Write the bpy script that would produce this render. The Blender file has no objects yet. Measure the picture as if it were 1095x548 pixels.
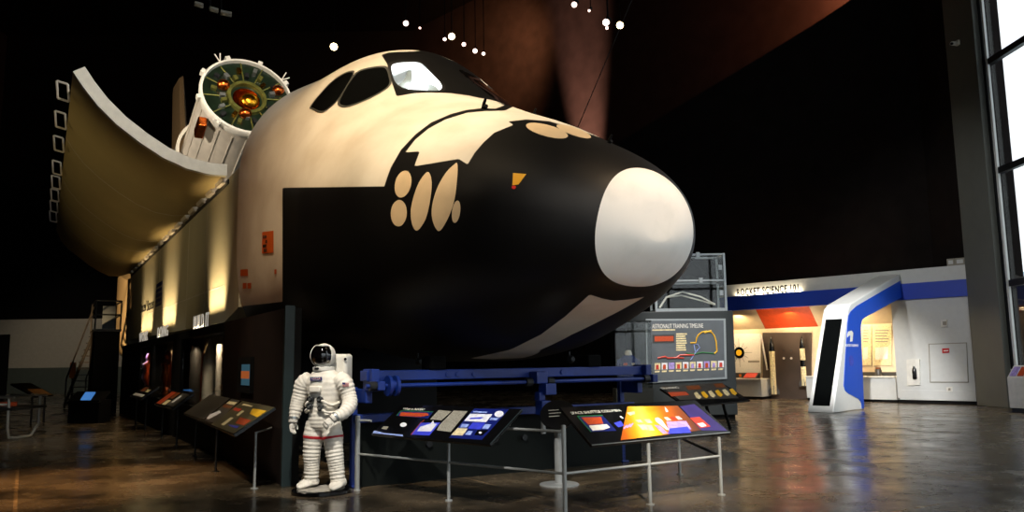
import bpy, bmesh, math, random
import numpy as np
from mathutils import Vector, Matrix
from mathutils.bvhtree import BVHTree
from mathutils.geometry import delaunay_2d_cdt
random.seed(7)
C = bpy.context.scene.collection
PI = math.pi

# ------------------------------------------------------------------ camera
F, CX, CY, CAMZ, HOR, ROLL = 860.0, 547.5, 274.0, 1.6, 388.0, 0.013
TH = math.atan((HOR-CY)/F)
FW = Vector((0, math.cos(TH), math.sin(TH)))
U0 = Vector((0, -math.sin(TH), math.cos(TH))); R0 = Vector((1, 0, 0))
RT = R0*math.cos(ROLL)-U0*math.sin(ROLL); UP = U0*math.cos(ROLL)+R0*math.sin(ROLL)
CAM = Vector((0, 0, CAMZ))
def ray(u, v): return FW+RT*((u-CX)/F)+UP*((CY-v)/F)
def proj(p):
    d = Vector(p)-CAM; z = d.dot(FW)
    return CX+F*d.dot(RT)/z, CY-F*d.dot(UP)/z
def atz(u, v, z=0.0):
    d = ray(u, v); return CAM+d*((z-CAMZ)/d.z)
def aty(u, v, Y):
    d = ray(u, v); return CAM+d*(Y/d.y)
def onplane(u, v, p0, n):
    d = ray(u, v); n = Vector(n); return CAM+d*((Vector(p0)-CAM).dot(n)/d.dot(n))
cd = bpy.data.cameras.new('camera'); cam = bpy.data.objects.new('camera', cd); C.objects.link(cam)
M3 = Matrix((RT, UP, -FW)).transposed()
cam.matrix_world = Matrix.Translation(CAM) @ M3.to_4x4()
cd.sensor_width = 36; cd.lens = F/1095*36; cd.clip_end = 400; cd.clip_start = 0.05
sc = bpy.context.scene; sc.camera = cam
sc.view_settings.view_transform = 'Standard'; sc.view_settings.look = 'None'
sc.view_settings.gamma = 1; sc.view_settings.use_curve_mapping = False; sc.view_settings.exposure = 0
sc.cycles.use_denoising = True
sc.cycles.max_bounces = 6; sc.cycles.diffuse_bounces = 3; sc.cycles.glossy_bounces = 3
sc.cycles.transmission_bounces = 4; sc.cycles.transparent_max_bounces = 8
sc.cycles.sample_clamp_indirect = 4; sc.cycles.caustics_reflective = False; sc.cycles.caustics_refractive = False

# ------------------------------------------------------------------ materials
def lin(c):
    f = lambda x: x/12.92 if x <= 0.04045 else ((x+0.055)/1.055)**2.4
    return tuple(f(x/255) for x in c)+(1,)
def mat(name, rgb, rough=0.5, metal=0.0, var=0.08, scale=6.0, bump=0.0, spec=0.5, emit=None, es=0.0, coat=0.0):
    m = bpy.data.materials.new(name); m.use_nodes = True
    nt = m.node_tree; b = nt.nodes['Principled BSDF']
    c = lin(rgb)
    tc = nt.nodes.new('ShaderNodeTexCoord'); nz = nt.nodes.new('ShaderNodeTexNoise')
    nz.inputs['Scale'].default_value = scale; nz.inputs['Detail'].default_value = 4
    nt.links.new(tc.outputs['Object'], nz.inputs['Vector'])
    rp = nt.nodes.new('ShaderNodeValToRGB')
    rp.color_ramp.elements[0].position = 0.3; rp.color_ramp.elements[1].position = 0.7
    rp.color_ramp.elements[0].color = tuple(x*(1-var) for x in c[:3])+(1,)
    rp.color_ramp.elements[1].color = tuple(min(1, x*(1+var)) for x in c[:3])+(1,)
    nt.links.new(nz.outputs['Fac'], rp.inputs['Fac']); nt.links.new(rp.outputs['Color'], b.inputs['Base Color'])
    b.inputs['Roughness'].default_value = rough; b.inputs['Metallic'].default_value = metal
    b.inputs['Specular IOR Level'].default_value = spec
    if coat: b.inputs['Coat Weight'].default_value = coat
    if bump:
        bp = nt.nodes.new('ShaderNodeBump'); bp.inputs['Strength'].default_value = bump; bp.inputs['Distance'].default_value = 0.02
        nt.links.new(nz.outputs['Fac'], bp.inputs['Height']); nt.links.new(bp.outputs['Normal'], b.inputs['Normal'])
    if emit:
        b.inputs['Emission Color'].default_value = lin(emit); b.inputs['Emission Strength'].default_value = es
    return m
def glassmat(name, tint=(241, 243, 242), refl=0.12, rough=0.02):
    m = bpy.data.materials.new(name); m.use_nodes = True; nt = m.node_tree; nt.nodes.clear()
    o = nt.nodes.new('ShaderNodeOutputMaterial'); mx = nt.nodes.new('ShaderNodeMixShader')
    t = nt.nodes.new('ShaderNodeBsdfTransparent'); g = nt.nodes.new('ShaderNodeBsdfGlossy')
    t.inputs['Color'].default_value = lin(tint); g.inputs['Roughness'].default_value = rough
    fr = nt.nodes.new('ShaderNodeLayerWeight'); pw = nt.nodes.new('ShaderNodeMath'); pw.operation = 'POWER'; pw.inputs[1].default_value = 4
    ad = nt.nodes.new('ShaderNodeMath'); ad.operation = 'MULTIPLY_ADD'; ad.inputs[1].default_value = 0.6; ad.inputs[2].default_value = refl*0.3
    nt.links.new(fr.outputs['Facing'], pw.inputs[0]); nt.links.new(pw.outputs[0], ad.inputs[0]); nt.links.new(ad.outputs[0], mx.inputs[0])
    nt.links.new(t.outputs[0], mx.inputs[1]); nt.links.new(g.outputs[0], mx.inputs[2]); nt.links.new(mx.outputs[0], o.inputs[0])
    return m

M = {}
M['black'] = mat('matte_black', (8, 8, 8), 0.7, spec=0.15)
M['blackwall'] = mat('black_wall_paint', (26, 22, 21), 0.9, var=0.25, scale=1.5, spec=0.1)
M['ceil'] = mat('black_ceiling_paint', (5, 5, 5), 0.9, spec=0.1)
M['white'] = mat('white_paint', (226, 224, 216), 0.45)
M['facade'] = mat('gallery_white_paint', (205, 207, 205), 0.55, var=0.03)
M['bandblue'] = mat('blue_band_paint', (18, 62, 185), 0.5, var=0.03)
M['pylonblue'] = mat('blue_pylon_laminate', (22, 82, 205), 0.4, var=0.02)
M['pylonwhite'] = mat('white_pylon_laminate', (232, 232, 228), 0.35, var=0.02)
M['steel'] = mat('brushed_steel', (176, 180, 180), 0.35, 0.85, scale=30)
M['railgrey'] = mat('silver_rail_paint', (165, 168, 166), 0.4, 0.3)
M['darkmetal'] = mat('dark_metal', (34, 36, 38), 0.45, 0.4)
M['dblue'] = mat('dolly_blue_paint', (12, 42, 118), 0.42, var=0.18, scale=3, bump=0.05)
M['navy'] = mat('dark_panel', (22, 28, 30), 0.5)
M['cabinet'] = mat('cabinet_charcoal', (40, 46, 48), 0.55, var=0.05)
M['cream'] = mat('cream_display_panel', (236, 214, 178), 0.55, var=0.05)
M['orange'] = mat('orange_panel', (214, 74, 22), 0.5, var=0.1)
M['brownpanel'] = mat('slate_brown_panel', (74, 62, 54), 0.5, var=0.2, scale=1.2)
M['greypillar'] = mat('pillar_grey_paint', (96, 98, 92), 0.6, var=0.05, scale=2)
M['gold'] = mat('gold_foil', (240, 160, 40), 0.22, 1.0, var=0.3, scale=14, bump=0.5)
M['copper'] = mat('copper_foil', (225, 110, 45), 0.25, 1.0, var=0.3, scale=14, bump=0.4)
M['suit'] = mat('suit_cloth', (240, 234, 222), 0.75, var=0.05, scale=20, bump=0.15)
M['red'] = mat('red_cloth', (180, 22, 34), 0.6)
M['visor'] = mat('visor_black', (6, 5, 5), 0.06, coat=1.0)
M['glovegrey'] = mat('glove_white', (228, 222, 212), 0.7)
M['fabricblue'] = mat('flight_suit_blue', (30, 52, 120), 0.7)
M['darkgreen'] = mat('dark_skirt_panel', (12, 17, 15), 0.7, var=0.1, spec=0.15)
M['iuswhite'] = mat('white_thermal_skin', (214, 206, 194), 0.6, var=0.1, scale=3)
M['tailmat'] = mat('tail_felt', (170, 150, 120), 0.7)
M['teal'] = mat('teal_edge', (27, 42, 44), 0.5)
M['redbrown'] = mat('red_brown_wall_panel', (26, 15, 11), 0.8, var=0.25, scale=3, spec=0.15)
M['gwall'] = mat('grey_wall_panel', (150, 145, 132), 0.7, var=0.05)
M['wainscot'] = mat('grey_green_wainscot', (60, 68, 62), 0.7)
M['glass'] = glassmat('clear_glass')
M['paper'] = mat('white_print', (235, 232, 224), 0.6, var=0.1, scale=30)
M['signwhite'] = mat('emissive_sign_white', (240, 238, 230), 0.5, emit=(255, 244, 225), es=0.35)  # slight emission put into the letter material
M['textwhite'] = mat('white_lettering', (240, 238, 230), 0.5, var=0.01)
M['textblack'] = mat('black_lettering', (12, 12, 12), 0.5, var=0.01)
M['greytext'] = mat('grey_print', (150, 146, 132), 0.6, var=0.5, scale=60)
M['kioskscreen'] = mat('dark_screen', (10, 12, 12), 0.12)
def pr(n, rgb, var=0.1, scale=12, rough=0.35): return mat(n, rgb, rough, var=var, scale=scale)
M['p_orange'] = pr('orange_print', (190, 74, 34), 0.3, 60)
M['p_green'] = pr('green_print', (40, 120, 60))
M['p_navy'] = pr('navy_print', (18, 30, 104))
M['p_blue'] = pr('blue_print', (60, 70, 210), 0.2)
M['p_lblue'] = pr('pale_blue_print', (150, 170, 235), 0.3, 20)
M['p_white'] = pr('white_photo_print', (235, 235, 245), 0.15, 20)
M['p_cream'] = pr('cream_print', (235, 215, 170), 0.3, 20)
M['p_yellow'] = pr('yellow_print', (250, 190, 40), 0.15, 6)
M['p_amber'] = pr('amber_print', (226, 120, 16), 0.2, 6)
M['p_brown'] = pr('brown_print', (120, 62, 22), 0.3, 6)
M['p_red'] = pr('red_print', (200, 60, 44), 0.2, 20)
M['p_lilac'] = pr('lilac_print', (170, 150, 215), 0.3, 20)
M['p_grey'] = pr('slate_print', (92, 98, 104), 0.1, 4)
M['p_dgrey'] = pr('dark_grey_print', (62, 60, 58), 0.15, 4)
M['p_black'] = mat('black_gloss_panel', (9, 9, 10), 0.22)
M['decal_orange'] = mat('orange_sign_paint', (216, 96, 30), 0.5, var=0.05)
M['decal_yellow'] = mat('yellow_decal', (246, 172, 24), 0.45, var=0.03)
M['thruster'] = mat('thruster_cover_cream', (216, 190, 152), 0.55, var=0.04)
def emis(n, rgb, s):
    return mat(n, (20, 20, 20), 0.4, emit=rgb, es=s)
M['lampcore'] = emis('lamp_warm_lens', (255, 226, 170), 14)
M['lampcore2'] = emis('lamp_pink_lens', (255, 214, 200), 5)
M['screenblue'] = emis('blue_screen', (70, 130, 200), 0.8)
M['screenwarm'] = emis('teal_screen', (80, 130, 150), 0.28)
M['screenorange'] = emis('orange_screen_glow', (230, 120, 60), 0.35)

# ------------------------------------------------------------------ mesh building
class MB:
    def __init__(s): s.v = []; s.f = []
    def add(s, vs, fs):
        n = len(s.v); s.v += [tuple(p) for p in vs]; s.f += [tuple(i+n for i in f) for f in fs]; return s
    def box(s, c, d, rot=None):
        vs = []
        for x in (-.5, .5):
            for y in (-.5, .5):
                for z in (-.5, .5):
                    p = Vector((x*d[0], y*d[1], z*d[2]))
                    if rot is not None: p = rot @ p
                    vs.append(p+Vector(c))
        return s.add(vs, [(0, 1, 3, 2), (4, 6, 7, 5), (0, 4, 5, 1), (2, 3, 7, 6), (0, 2, 6, 4), (1, 5, 7, 3)])
    def obox(s, p0, ax, ay, az):           # corner + three edge vectors
        p0, ax, ay, az = map(Vector, (p0, ax, ay, az)); vs = []
        for i in (0, 1):
            for j in (0, 1):
                for k in (0, 1): vs.append(p0+ax*i+ay*j+az*k)
        return s.add(vs, [(0, 1, 3, 2), (4, 6, 7, 5), (0, 4, 5, 1), (2, 3, 7, 6), (0, 2, 6, 4), (1, 5, 7, 3)])
    def loft(s, rings, cap=True, closed=True):
        n = len(rings[0]); vs = [p for r in rings for p in r]; fs = []
        for i in range(len(rings)-1):
            for j in range(n if closed else n-1):
                k = (j+1) % n
                fs.append((i*n+j, i*n+k, (i+1)*n+k, (i+1)*n+j))
        if cap and closed:
            fs.append(tuple(reversed(range(n)))); fs.append(tuple(range((len(rings)-1)*n, len(rings)*n)))
        return s.add(vs, fs)
    def tube(s, pts, r, n=12, cap=True):
        pts = [Vector(p) for p in pts]; rings = []; prev = None
        rs = r if isinstance(r, (list, tuple)) else [r]*len(pts)
        for i, p in enumerate(pts):
            t = (pts[min(i+1, len(pts)-1)]-pts[max(i-1, 0)]).normalized()
            if prev is None:
                a = t.orthogonal().normalized()
            else:
                a = (prev-t*prev.dot(t)); a = a.normalized() if a.length > 1e-6 else t.orthogonal().normalized()
            prev = a; b = t.cross(a)
            q = rs[i] if isinstance(rs[i], tuple) else (rs[i], rs[i])
            rings.append([p+a*math.cos(2*PI*k/n)*q[0]+b*math.sin(2*PI*k/n)*q[1] for k in range(n)])
        return s.loft(rings, cap)
    def lathe(s, prof, p0=(0, 0, 0), axis=(0, 0, 1), n=32, cap=True):   # prof: (r, h)
        ax = Vector(axis).normalized(); a = ax.orthogonal().normalized(); b = ax.cross(a); p0 = Vector(p0)
        return s.loft([[p0+ax*h+(a*math.cos(2*PI*k/n)+b*math.sin(2*PI*k/n))*max(r, 1e-4) for k in range(n)] for r, h in prof], cap)
    def prism(s, poly, o, ex, ey, ez):     # 2-d polygon extruded by vector ez
        o, ex, ey, ez = map(Vector, (o, ex, ey, ez)); n = len(poly)
        a = [o+ex*x+ey*y for x, y in poly]; b = [p+ez for p in a]
        fs = [tuple(reversed(range(n))), tuple(range(n, 2*n))]+[(i, (i+1) % n, n+(i+1) % n, n+i) for i in range(n)]
        return s.add(a+b, fs)
    def ell(s, c, r, nu=24, nv=14, rot=None):
        rings = []
        for i in range(nv+1):
            t = -PI/2+PI*i/nv; rr = max(math.cos(t), 1e-3); ring = []
            for k in range(nu):
                p = Vector((r[0]*rr*math.cos(2*PI*k/nu), r[1]*rr*math.sin(2*PI*k/nu), r[2]*math.sin(t)))
                if rot is not None: p = rot @ p
                ring.append(p+Vector(c))
            rings.append(ring)
        return s.loft(rings)
    def build(s, name, m, parent=None, smooth=False, world=True, bevel=0.0, sharp=None, fix=True):
        vs = s.v
        if parent is not None and world:
            inv = MW[parent].inverted(); vs = [tuple(inv @ Vector(p)) for p in vs]
        me = bpy.data.meshes.new(name); me.from_pydata(vs, [], s.f)
        if fix:
            bm = bmesh.new(); bm.from_mesh(me); bmesh.ops.recalc_face_normals(bm, faces=bm.faces); bm.to_mesh(me); bm.free()
        if isinstance(m, str): m = M[m]
        me.materials.append(m)
        o = bpy.data.objects.new(name, me); C.objects.link(o)
        if smooth:
            me.polygons.foreach_set('use_smooth', [True]*len(me.polygons))
            me.set_sharp_from_angle(angle=math.radians(sharp if sharp else 40))
        if bevel:
            b = o.modifiers.new('bevel', 'BEVEL'); b.width = bevel; b.segments = 2; b.limit_method = 'ANGLE'
        if parent is not None:
            o.parent = parent; MW[o] = MW[parent].copy()
        else: MW[o] = Matrix.Identity(4)
        return o
MW = {}
def tag(o, label=None, cat=None, group=None, kind=None):
    if label: o['label'] = label
    if cat: o['category'] = cat
    if group: o['group'] = group
    if kind: o['kind'] = kind
    return o
def thing(name, label, cat, loc=(0, 0, 0), rotz=0.0, group=None):
    o = bpy.data.objects.new(name, None); C.objects.link(o); o.empty_display_size = 0.2
    o.location = loc; o.rotation_euler = (0, 0, rotz)
    MW[o] = Matrix.Translation(Vector(loc)) @ Matrix.Rotation(rotz, 4, 'Z')
    return tag(o, label, cat, group)
def dup(root, loc, rotz, label=None, group=None):
    r = root.copy(); C.objects.link(r); r.location = loc; r.rotation_euler = (0, 0, rotz)
    if label: r['label'] = label
    if group: r['group'] = group
    for ch in list(root.children):
        c = ch.copy(); C.objects.link(c); c.parent = r
        for g in ch.children:
            d = g.copy(); C.objects.link(d); d.parent = c
    return r
def struct(mb, name, m, **k): return tag(mb.build(name, m, **k), kind='structure')
def text(s, name, m, parent, o, ex, ey, h, depth=0.004, width=None, spacing=1.0, bold=0.0):
    """letters with their baseline start at o, running along ex, up along ey, cap height about 0.7 h"""
    cu = bpy.data.curves.new(name, 'FONT'); cu.body = s; cu.size = h; cu.extrude = depth; cu.space_character = spacing; cu.offset = bold
    ob = bpy.data.objects.new(name, cu); C.objects.link(ob)
    bpy.context.view_layer.update()
    dg = bpy.context.evaluated_depsgraph_get()
    me = bpy.data.meshes.new_from_object(ob.evaluated_get(dg)); bpy.data.objects.remove(ob)
    ex = Vector(ex).normalized(); ey = Vector(ey).normalized(); ez = ex.cross(ey)
    k = 1.0
    if width:
        xs = [v.co.x for v in me.vertices]; k = width/(max(xs)-min(xs))
    inv = MW[parent].inverted() if parent is not None else Matrix.Identity(4)
    for v in me.vertices:
        v.co = inv @ (Vector(o)+ex*(v.co.x*k)+ey*v.co.y+ez*v.co.z)
    me.materials.clear(); me.materials.append(M[m] if isinstance(m, str) else m)
    ob = bpy.data.objects.new(name, me); C.objects.link(ob)
    if parent is not None: ob.parent = parent; MW[ob] = MW[parent].copy()
    return ob

# ------------------------------------------------------------------ shuttle frame: x towards the tail, y to starboard, z up
SA = math.radians(31.0856); SP = Vector((1.6622, 8.95, 0))
AX = Vector((-math.sin(SA), math.cos(SA), 0)); ST = Vector((-math.cos(SA), -math.sin(SA), 0)); ZU = Vector((0, 0, 1))
SROT = PI/2+SA
def S(x, y, z): return SP+AX*x+ST*y+ZU*z
def side(u, v, y):
    p = onplane(u, v, SP+ST*y, ST)-SP; return p.dot(AX), p.z
def stn(u, v, x):
    p = onplane(u, v, SP+AX*x, AX)-SP; return p.dot(ST), p.z
# ------------------------------------------------------------------ world and the room
w = bpy.data.worlds.new('sky'); sc.world = w; w.use_nodes = True
nt = w.node_tree; bg = nt.nodes['Background']
tc = nt.nodes.new('ShaderNodeTexCoord'); sp = nt.nodes.new('ShaderNodeSeparateXYZ'); rp = nt.nodes.new('ShaderNodeValToRGB')
rp.color_ramp.elements[0].position = 0.0; rp.color_ramp.elements[0].color = (0.88, 0.93, 1.0, 1)
rp.color_ramp.elements[1].position = 0.6; rp.color_ramp.elements[1].color = (0.90, 0.95, 1.0, 1)
nt.links.new(tc.outputs['Generated'], sp.inputs[0]); nt.links.new(sp.outputs['Z'], rp.inputs[0]); nt.links.new(rp.outputs[0], bg.inputs['Color'])
bg.inputs['Strength'].default_value = 2.0

XL, XR, YB, YF, ZC = -34.0, 15.42, 52.0, -8.0, 24.0
# polished concrete
fm = bpy.data.materials.new('polished_concrete'); fm.use_nodes = True; nt = fm.node_tree; b = nt.nodes['Principled BSDF']
tc = nt.nodes.new('ShaderNodeTexCoord')
mp = nt.nodes.new('ShaderNodeMapping'); mp.inputs['Rotation'].default_value = (0, 0, -SROT); nt.links.new(tc.outputs['Object'], mp.inputs['Vector'])
n1 = nt.nodes.new('ShaderNodeTexNoise'); n1.inputs['Scale'].default_value = 0.55; n1.inputs['Detail'].default_value = 8; n1.inputs['Roughness'].default_value = 0.65
n2 = nt.nodes.new('ShaderNodeTexNoise'); n2.inputs['Scale'].default_value = 1.1; n2.inputs['Detail'].default_value = 9; n2.inputs['Roughness'].default_value = 0.7
nt.links.new(tc.outputs['Object'], n1.inputs['Vector']); nt.links.new(tc.outputs['Object'], n2.inputs['Vector'])
r1 = nt.nodes.new('ShaderNodeValToRGB'); r1.color_ramp.elements[0].position = 0.38; r1.color_ramp.elements[1].position = 0.62
r1.color_ramp.elements[0].color = lin((48, 42, 33)); r1.color_ramp.elements[1].color = lin((118, 102, 80))
nt.links.new(n1.outputs['Fac'], r1.inputs['Fac'])
br = nt.nodes.new('ShaderNodeTexBrick'); br.offset = 0; br.inputs['Scale'].default_value = 1
br.inputs['Brick Width'].default_value = 5.4; br.inputs['Row Height'].default_value = 5.4; br.inputs['Mortar Size'].default_value = 0.022
br.inputs['Color1'].default_value = (1, 1, 1, 1); br.inputs['Color2'].default_value = (0.82, 0.84, 0.84, 1); br.inputs['Mortar'].default_value = (2.1, 1.95, 1.7, 1)
nt.links.new(mp.outputs[0], br.inputs['Vector'])
mx = nt.nodes.new('ShaderNodeMix'); mx.data_type = 'RGBA'; mx.blend_type = 'MULTIPLY'; mx.inputs['Factor'].default_value = 1
nt.links.new(r1.outputs[0], mx.inputs[6]); nt.links.new(br.outputs['Color'], mx.inputs[7]); nt.links.new(mx.outputs[2], b.inputs['Base Color'])
mr = nt.nodes.new('ShaderNodeMapRange'); mr.inputs['From Min'].default_value = 0.3; mr.inputs['From Max'].default_value = 0.7
mr.inputs['To Min'].default_value = 0.12; mr.inputs['To Max'].default_value = 0.36
nt.links.new(n2.outputs['Fac'], mr.inputs['Value']); nt.links.new(mr.outputs[0], b.inputs['Roughness'])
b.inputs['Specular IOR Level'].default_value = 0.8
M['floor'] = fm

struct(MB().box(((XL+XR)/2, (YB+YF)/2, -0.1), (XR-XL+1, YB-YF+1, 0.2)), 'floor', 'floor')
struct(MB().box(((XL+XR)/2, (YB+YF)/2, ZC+0.1), (XR-XL+1, YB-YF+1, 0.2)), 'ceiling', 'ceil')
struct(MB().box(((XL+XR)/2, YB+0.15, ZC/2), (XR-XL+1, 0.3, ZC)), 'wall_back', 'ceil')
FX0, FX1, FZ0, FZ1 = -1.0, 15.0, 0.6, 9.0          # unseen glazing added behind the camera to let fill daylight in
struct(MB().box(((XL+FX0)/2, YF-0.15, ZC/2), (FX0-XL, 0.3, ZC)), 'wall_front', 'blackwall')
struct(MB().box(((FX0+XR+.5)/2, YF-0.15, (FZ1+ZC)/2), (XR+.5-FX0, 0.3, ZC-FZ1)), 'wall_front_head', 'blackwall')
struct(MB().box(((FX0+XR+.5)/2, YF-0.15, FZ0/2), (XR+.5-FX0, 0.3, FZ0)), 'wall_front_sill', 'facade')
fr = MB()
for x in np.linspace(FX0, XR+.3, 7): fr.box((float(x), YF-0.1, (FZ0+FZ1)/2), (0.14, 0.14, FZ1-FZ0))
for z in (FZ0+.05, 3.4, 6.2, FZ1-.05): fr.box(((FX0+XR)/2, YF-0.1, z), (XR-FX0, 0.14, 0.14))
struct(fr, 'window_6', 'darkmetal')
wg = MB().box(((FX0+XR)/2, YF-0.12, (FZ0+FZ1)/2), (XR-FX0-.02, 0.012, FZ1-FZ0)).build('window_pane', 'glass'); wg.parent = bpy.data.objects['window_6']
struct(MB().box((XL-0.15, (YB+YF)/2, ZC/2), (0.3, YB-YF, ZC)), 'wall_left', 'blackwall')
WY0, WY1 = -4.0, 25.23                      # glazed stretch of the right wall
struct(MB().box((XR+0.15, (YF+WY0)/2, ZC/2), (0.3, WY0-YF, ZC)), 'wall_right', 'blackwall')
struct(MB().box((15.8, (25.26+YB)/2, ZC/2), (0.66, YB-25.26, ZC)), 'wall_right_far', 'blackwall')
# grey end pillar
struct(MB().box((15.36, 26.1, ZC/2), (0.2, 1.7, ZC)), 'pillar', 'greypillar', bevel=0.02)
# tall window: frame, mullions, panes
ZS, ZT = 1.2, 19.5
wf = struct(MB().box((XR+0.15, (WY0+WY1)/2, ZS/2), (0.3, WY1-WY0, ZS)), 'wall_right_sill', 'facade')
struct(MB().box((XR+0.15, (WY0+WY1)/2, (ZT+ZC)/2), (0.3, WY1-WY0, ZC-ZT)), 'wall_right_head', 'blackwall')
fr = MB()
for z in (ZS+0.03, 3.85, 7.45, 11.05, 14.7):
    fr.box((XR+0.12, (WY0+WY1)/2, z), (0.18, WY1-WY0, 0.2 if z > 2 else 0.06))
for y in (WY1-0.05, 22.2, 18.2, 14.2, 10.2, 6.2, 2.2, -1.5, WY0+0.05):
    fr.box((XR+0.12, y, (ZS+ZT)/2), (0.16, 0.12, ZT-ZS))
struct(fr, 'window_1', 'darkmetal')
gp = MB().box((XR+0.14, (WY0+WY1)/2, (ZS+ZT)/2), (0.012, WY1-WY0-0.02, ZT-ZS))
wg = gp.build('window_pane', 'glass'); wg.parent = bpy.data.objects['window_1']
lt = MB().box((XR+0.05, WY1-0.22, (ZS+ZT)/2), (0.07, 0.1, ZT-ZS)).build('window_jamb', 'facade'); lt.parent = bpy.data.objects['window_1']
# outside: pale apron and low buildings
struct(MB().box((90, 30, -0.25), (149, 160, 0.2)), 'ground_outside', mat('pale_apron', (206, 210, 214), 0.9))
bt = thing('hangar_building', 'pale hangar seen through the tall window beyond the pillar', 'building', (74, 92, -0.15), 0.35)
MB().box((74, 92, 5.3), (26, 16, 10.9), Matrix.Rotation(0.35, 3, 'Z')).build('wall', mat('hangar_wall', (196, 204, 214), 0.8), bt)
rf = MB().prism([(-14, 0), (14, 0), (0, 3.2)], Vector((74, 92, 10.75))+Matrix.Rotation(0.35, 3, 'Z') @ Vector((0, -8.4, 0)), Matrix.Rotation(0.35, 3, 'Z') @ Vector((1, 0, 0)), (0, 0, 1), Matrix.Rotation(0.35, 3, 'Z') @ Vector((0, 16.8, 0)))
rf.build('roof', mat('hangar_roof', (150, 165, 185), 0.7), bt)
# far left: grey wall panelling with a dark wainscot
struct(MB().box((-25.5, YB-0.12, 3.2), (15.5, 0.2, 3.1)), 'wall_back_panel', 'gwall')
struct(MB().box((-25.5, YB-0.14, 0.82), (15.5, 0.2, 1.64)), 'wall_back_wainscot', 'wainscot')

# ------------------------------------------------------------------ the shuttle
ORB = thing('space_shuttle', 'full size black and white space shuttle mockup with open payload bay door', 'spacecraft', SP, SROT)
KX = np.array([0, .12, .4, .9, 1.6, 2.4, 3.2, 3.8, 4.3, 4.9, 5.5, 6.1, 6.8, 7.8, 9.0]); KQ = np.sqrt(KX)
KP = np.array([[3.325, 3.704, 3.935, 4.247, 4.613, 5.035, 5.391, 5.675, 5.913, 6.362, 6.80, 7.29, 7.487, 7.521, 7.638],
 [2.993, 2.733, 2.483, 2.31, 2.099, 1.884, 1.719, 1.654, 1.622, 1.681, 1.773, 1.829, 1.871, 1.901, 1.93],
 [0.155, 0.595, 0.937, 1.368, 1.78, 2.046, 2.218, 2.326, 2.408, 2.481, 2.536, 2.536, 2.563, 2.62, 2.687],
 [3.161, 3.166, 3.205, 3.347, 3.531, 3.697, 3.775, 3.835, 3.899, 3.984, 4.115, 4.271, 4.528, 4.832, 5.191],
 [2.0, 1.997, 1.995, 1.997, 2.004, 2.015, 2.009, 2.001, 1.889, 1.87, 1.857, 1.863, 1.928, 1.978, 2.063],
 [2.008, 2.123, 2.226, 2.364, 2.556, 2.782, 2.987, 3.136, 3.238, 3.395, 3.599, 3.8, 4.0, 4.5, 5.0]])
def pchip(x, y, q):
    h = np.diff(x); d = np.diff(y)/h; m = np.zeros(len(x))
    for i in range(1, len(x)-1):
        if d[i-1]*d[i] > 0:
            w1 = 2*h[i]+h[i-1]; w2 = h[i]+2*h[i-1]; m[i] = (w1+w2)/(w1/d[i-1]+w2/d[i])
    m[0] = d[0]*1.5-m[1]*.5; m[-1] = d[-1]
    k = np.clip(np.searchsorted(x, q)-1, 0, len(x)-2); t = (q-x[k])/h[k]
    return (2*t**3-3*t*t+1)*y[k]+(t**3-2*t*t+t)*h[k]*m[k]+(-2*t**3+3*t*t)*y[k+1]+(t**3-t*t)*h[k]*m[k+1]
NA = 320
TT = np.linspace(-PI, PI, NA, endpoint=False)
def hull_at(q, th):
    t, bo, wd, mi, na, nb = [pchip(KQ, KP[i], q) for i in range(6)]
    c, s = np.cos(th), np.sin(th); e = 2/np.where(s >= 0, na, nb)
    y = wd*np.sign(c)*np.abs(c)**e
    z = mi+np.where(s >= 0, t-mi, mi-bo)*np.sign(s)*np.abs(s)**e
    return q*q, y, z
qa = np.full(NA, .05); qb = np.full(NA, 1.2)
for _ in range(40):
    qm = (qa+qb)/2; x, y, z = hull_at(qm, TT); dz = z-3.17; gt = x-(0.2-0.129*dz+0.31*dz*dz) > 0
    qb = np.where(gt, qm, qb); qa = np.where(gt, qa, qm)
QB = (qa+qb)/2
def grid_mesh(rows, name, m, parent, attr=None, drop=None, flip=False):
    """rows: list of (x, y, z) arrays around the ring"""
    V = np.stack([np.stack(r, 1) for r in rows]); nr = len(rows)
    idx = np.arange(nr*NA).reshape(nr, NA); nx = np.roll(idx, -1, 1)
    Q = np.stack([idx[:-1], nx[:-1], nx[1:], idx[1:]], -1).reshape(-1, 4)
    P = V.reshape(-1, 3)
    if drop is not None: Q = Q[drop(P)[Q].sum(1) < 2]
    me = bpy.data.meshes.new(name); me.from_pydata(P.tolist(), [], Q.tolist())
    me.polygons.foreach_set('use_smooth', [True]*len(me.polygons))
    me.materials.append(M[m] if isinstance(m, str) else m)
    bm = bmesh.new(); bm.from_mesh(me); bmesh.ops.remove_doubles(bm, verts=bm.verts, dist=1e-5) if attr is None else None
    bmesh.ops.recalc_face_normals(bm, faces=bm.faces); bm.to_mesh(me); bm.free()
    if attr is not None:
        a = me.attributes.new('paint', 'FLOAT', 'POINT'); a.data.foreach_set('value', attr(P).astype(np.float32))
    o = bpy.data.objects.new(name, me); C.objects.link(o)
    if parent is not None: o.parent = parent; MW[o] = MW[parent].copy()
    return o
def to_px(P):
    """picture position of starboard points in the shuttle frame (used once, to lay the paint scheme out on the hull)"""
    ye = np.where((P[:, 1] > -1.0) & (P[:, 0] < 3.9) & (P[:, 2] > 3.9), P[:, 1], np.abs(P[:, 1]))[:, None]
    p = np.array(SP)+P[:, :1]*np.array(AX)+ye*np.array(ST)+P[:, 2:3]*np.array([0, 0, 1.])-np.array(CAM)
    d = p @ np.array(FW); return np.stack([CX+F*(p @ np.array(RT))/d, CY-F*(p @ np.array(UP))/d], 1)
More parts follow.
